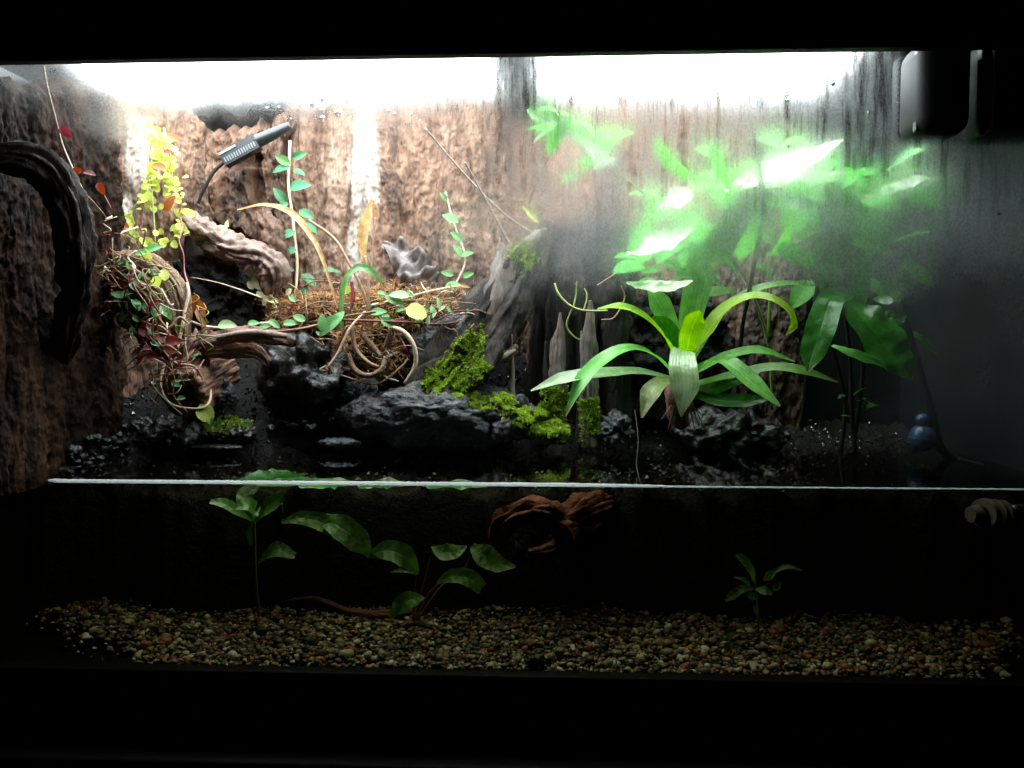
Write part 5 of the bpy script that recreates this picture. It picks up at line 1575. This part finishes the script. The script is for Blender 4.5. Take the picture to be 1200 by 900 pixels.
px_tube("rhizome", M['wood_red'], [(470, 735, .085), (485, 730, .085), (505, 735, .09)], [4, 5, 4], u2, 20, 9, .3)
u3 = empty("water_plant", at(890, 755, .07), "small dim water plant with narrow leaves on the gravel", "plant")
R_ = random.Random(9)
for i, (pts, w) in enumerate([([(884, 682, .06), (880, 668, .052), (870, 655, .05), (862, 650, .05)], [3, 10, 11, 3]), ([(884, 690, .06), (870, 690, .05), (858, 698, .05), (850, 704, .05)], [3, 9, 11, 3]), ([(886, 690, .06), (895, 692, .052), (905, 696, .05)], [3, 12, 4]), ([(895, 680, .06), (902, 674, .052), (909, 668, .05)], [3, 11, 4]), ([(900, 675, .06), (920, 664, .055), (940, 668, .055)], [2, 7, 2]), ([(905, 692, .06), (910, 688, .055), (914, 682, .055)], [2, 9, 3]),
                              ([(887, 720, .06), (886, 715, .052), (884, 710, .05)], [3, 10, 4]), ([(890, 732, .06), (894, 728, .052), (898, 724, .05)], [3, 8, 3]), ([(857, 750, .045), (855, 742, .042), (856, 735, .042)], [3, 10, 4]), ([(850, 765, .04), (853, 757, .038), (858, 752, .038)], [3, 10, 3]), ([(880, 690, .065), (873, 680, .06), (860, 676, .06)], [2, 6, 2]), ([(888, 700, .06), (880, 698, .052), (872, 694, .05)], [3, 12, 4])]):
    px_leaf(u3, 'leaf_water', pts, w, (0, -.9, .6), .2, .2, i)
px_tube("stem", M['stem_green'], [(890, 757, .07), (888, 720, .065), (885, 680, .06)], [1.4, 1.2, 1], u3, 20, 6)
rw = empty("sunken_root", at(640, 650, .15), "reddish brown sunken root with a knotted end below the surface", "driftwood")
px_tube("knot", M['root_rust'], [(582, 640, .11), (592, 612, .10), (620, 598, .095), (650, 606, .10), (664, 628, .105), (650, 645, .11), (620, 648, .115)], [7, 11, 15, 15, 13, 9, 5], rw, 110, 50, .7, 3.0, 1, 0, 300, .9, 9)
px_tube("limb", M['root_rust'], [(640, 612, .11), (672, 606, .115), (692, 594, .125), (708, 590, .14), (722, 594, .16)], [11, 15, 15, 11, 5], rw, 90, 50, .7, 6.0, 1, 0, 300, .9, 9)
px_tube("limb", M['branch'], [(600, 645, .13), (620, 640, .16), (660, 660, .2), (700, 700, .25)], [12, 14, 12, 12], rw, 50, 16, .4, 8.0)
o = px_tube("sunken_root", M['wood_red'], [(330, 706, .13), (370, 702, .12), (410, 718, .105), (455, 720, .10), (490, 716, .115)], [3, 4, 5, 5, 3], None, 60, 14, .5, 2.0)
tag(o, "low reddish root lying on the gravel behind the large leaved water plant", "driftwood")
o = rock_mb(at(628, 777, .016), (.0125, .008, .010), 2.0, 4, .4, 1.5).build("stone", M['rock_wet'])
tag(o, "dark blue grey stone pressed against the front pane in the gravel", "stone")
hr = tube_mb(P3([(744, 480, .18), (748, 515, .14), (746, 545, .09), (752, 572, .05), (754, 590, .05)]), [.0005] * 5, 30, 6).build("hanging_root", M['twig'])
tag(hr, "single hair thin root hanging from the bromeliad into the water", "root")

# hose fitting under water in the corner
hf = empty("hose_fitting", at(1165, 628, .05), "pale ribbed hose fitting under water below the black boxes", "fitting")
for nm, mt, x0, x1, r0, r1 in (("nozzle", 'grey_fit', 1137, 1146, 9, 11), ("ring", 'black_gloss', 1146.5, 1151, 10, 10), ("ring", 'grey_fit', 1151.5, 1155, 17, 18), ("ring", 'black_gloss', 1155.5, 1163, 12, 12),
                               ("ring", 'grey_fit', 1163.5, 1166, 16, 16), ("ring", 'black_gloss', 1166.5, 1171, 11, 11), ("ring", 'grey_fit', 1171.5, 1174, 15, 15), ("pipe", 'black_gloss', 1174.5, 1260, 9, 9)):
    q = px_tube(nm, M[mt], [(x0, 603 - (x0 - 1137) * .06, .048), (x1, 603 - (x1 - 1137) * .06, .05)], [r0, r1], hf, 4, 28)
    q.data.polygons.foreach_set("use_smooth", [len(p_.vertices) == 4 and nm == "pipe" for p_ in q.data.polygons])
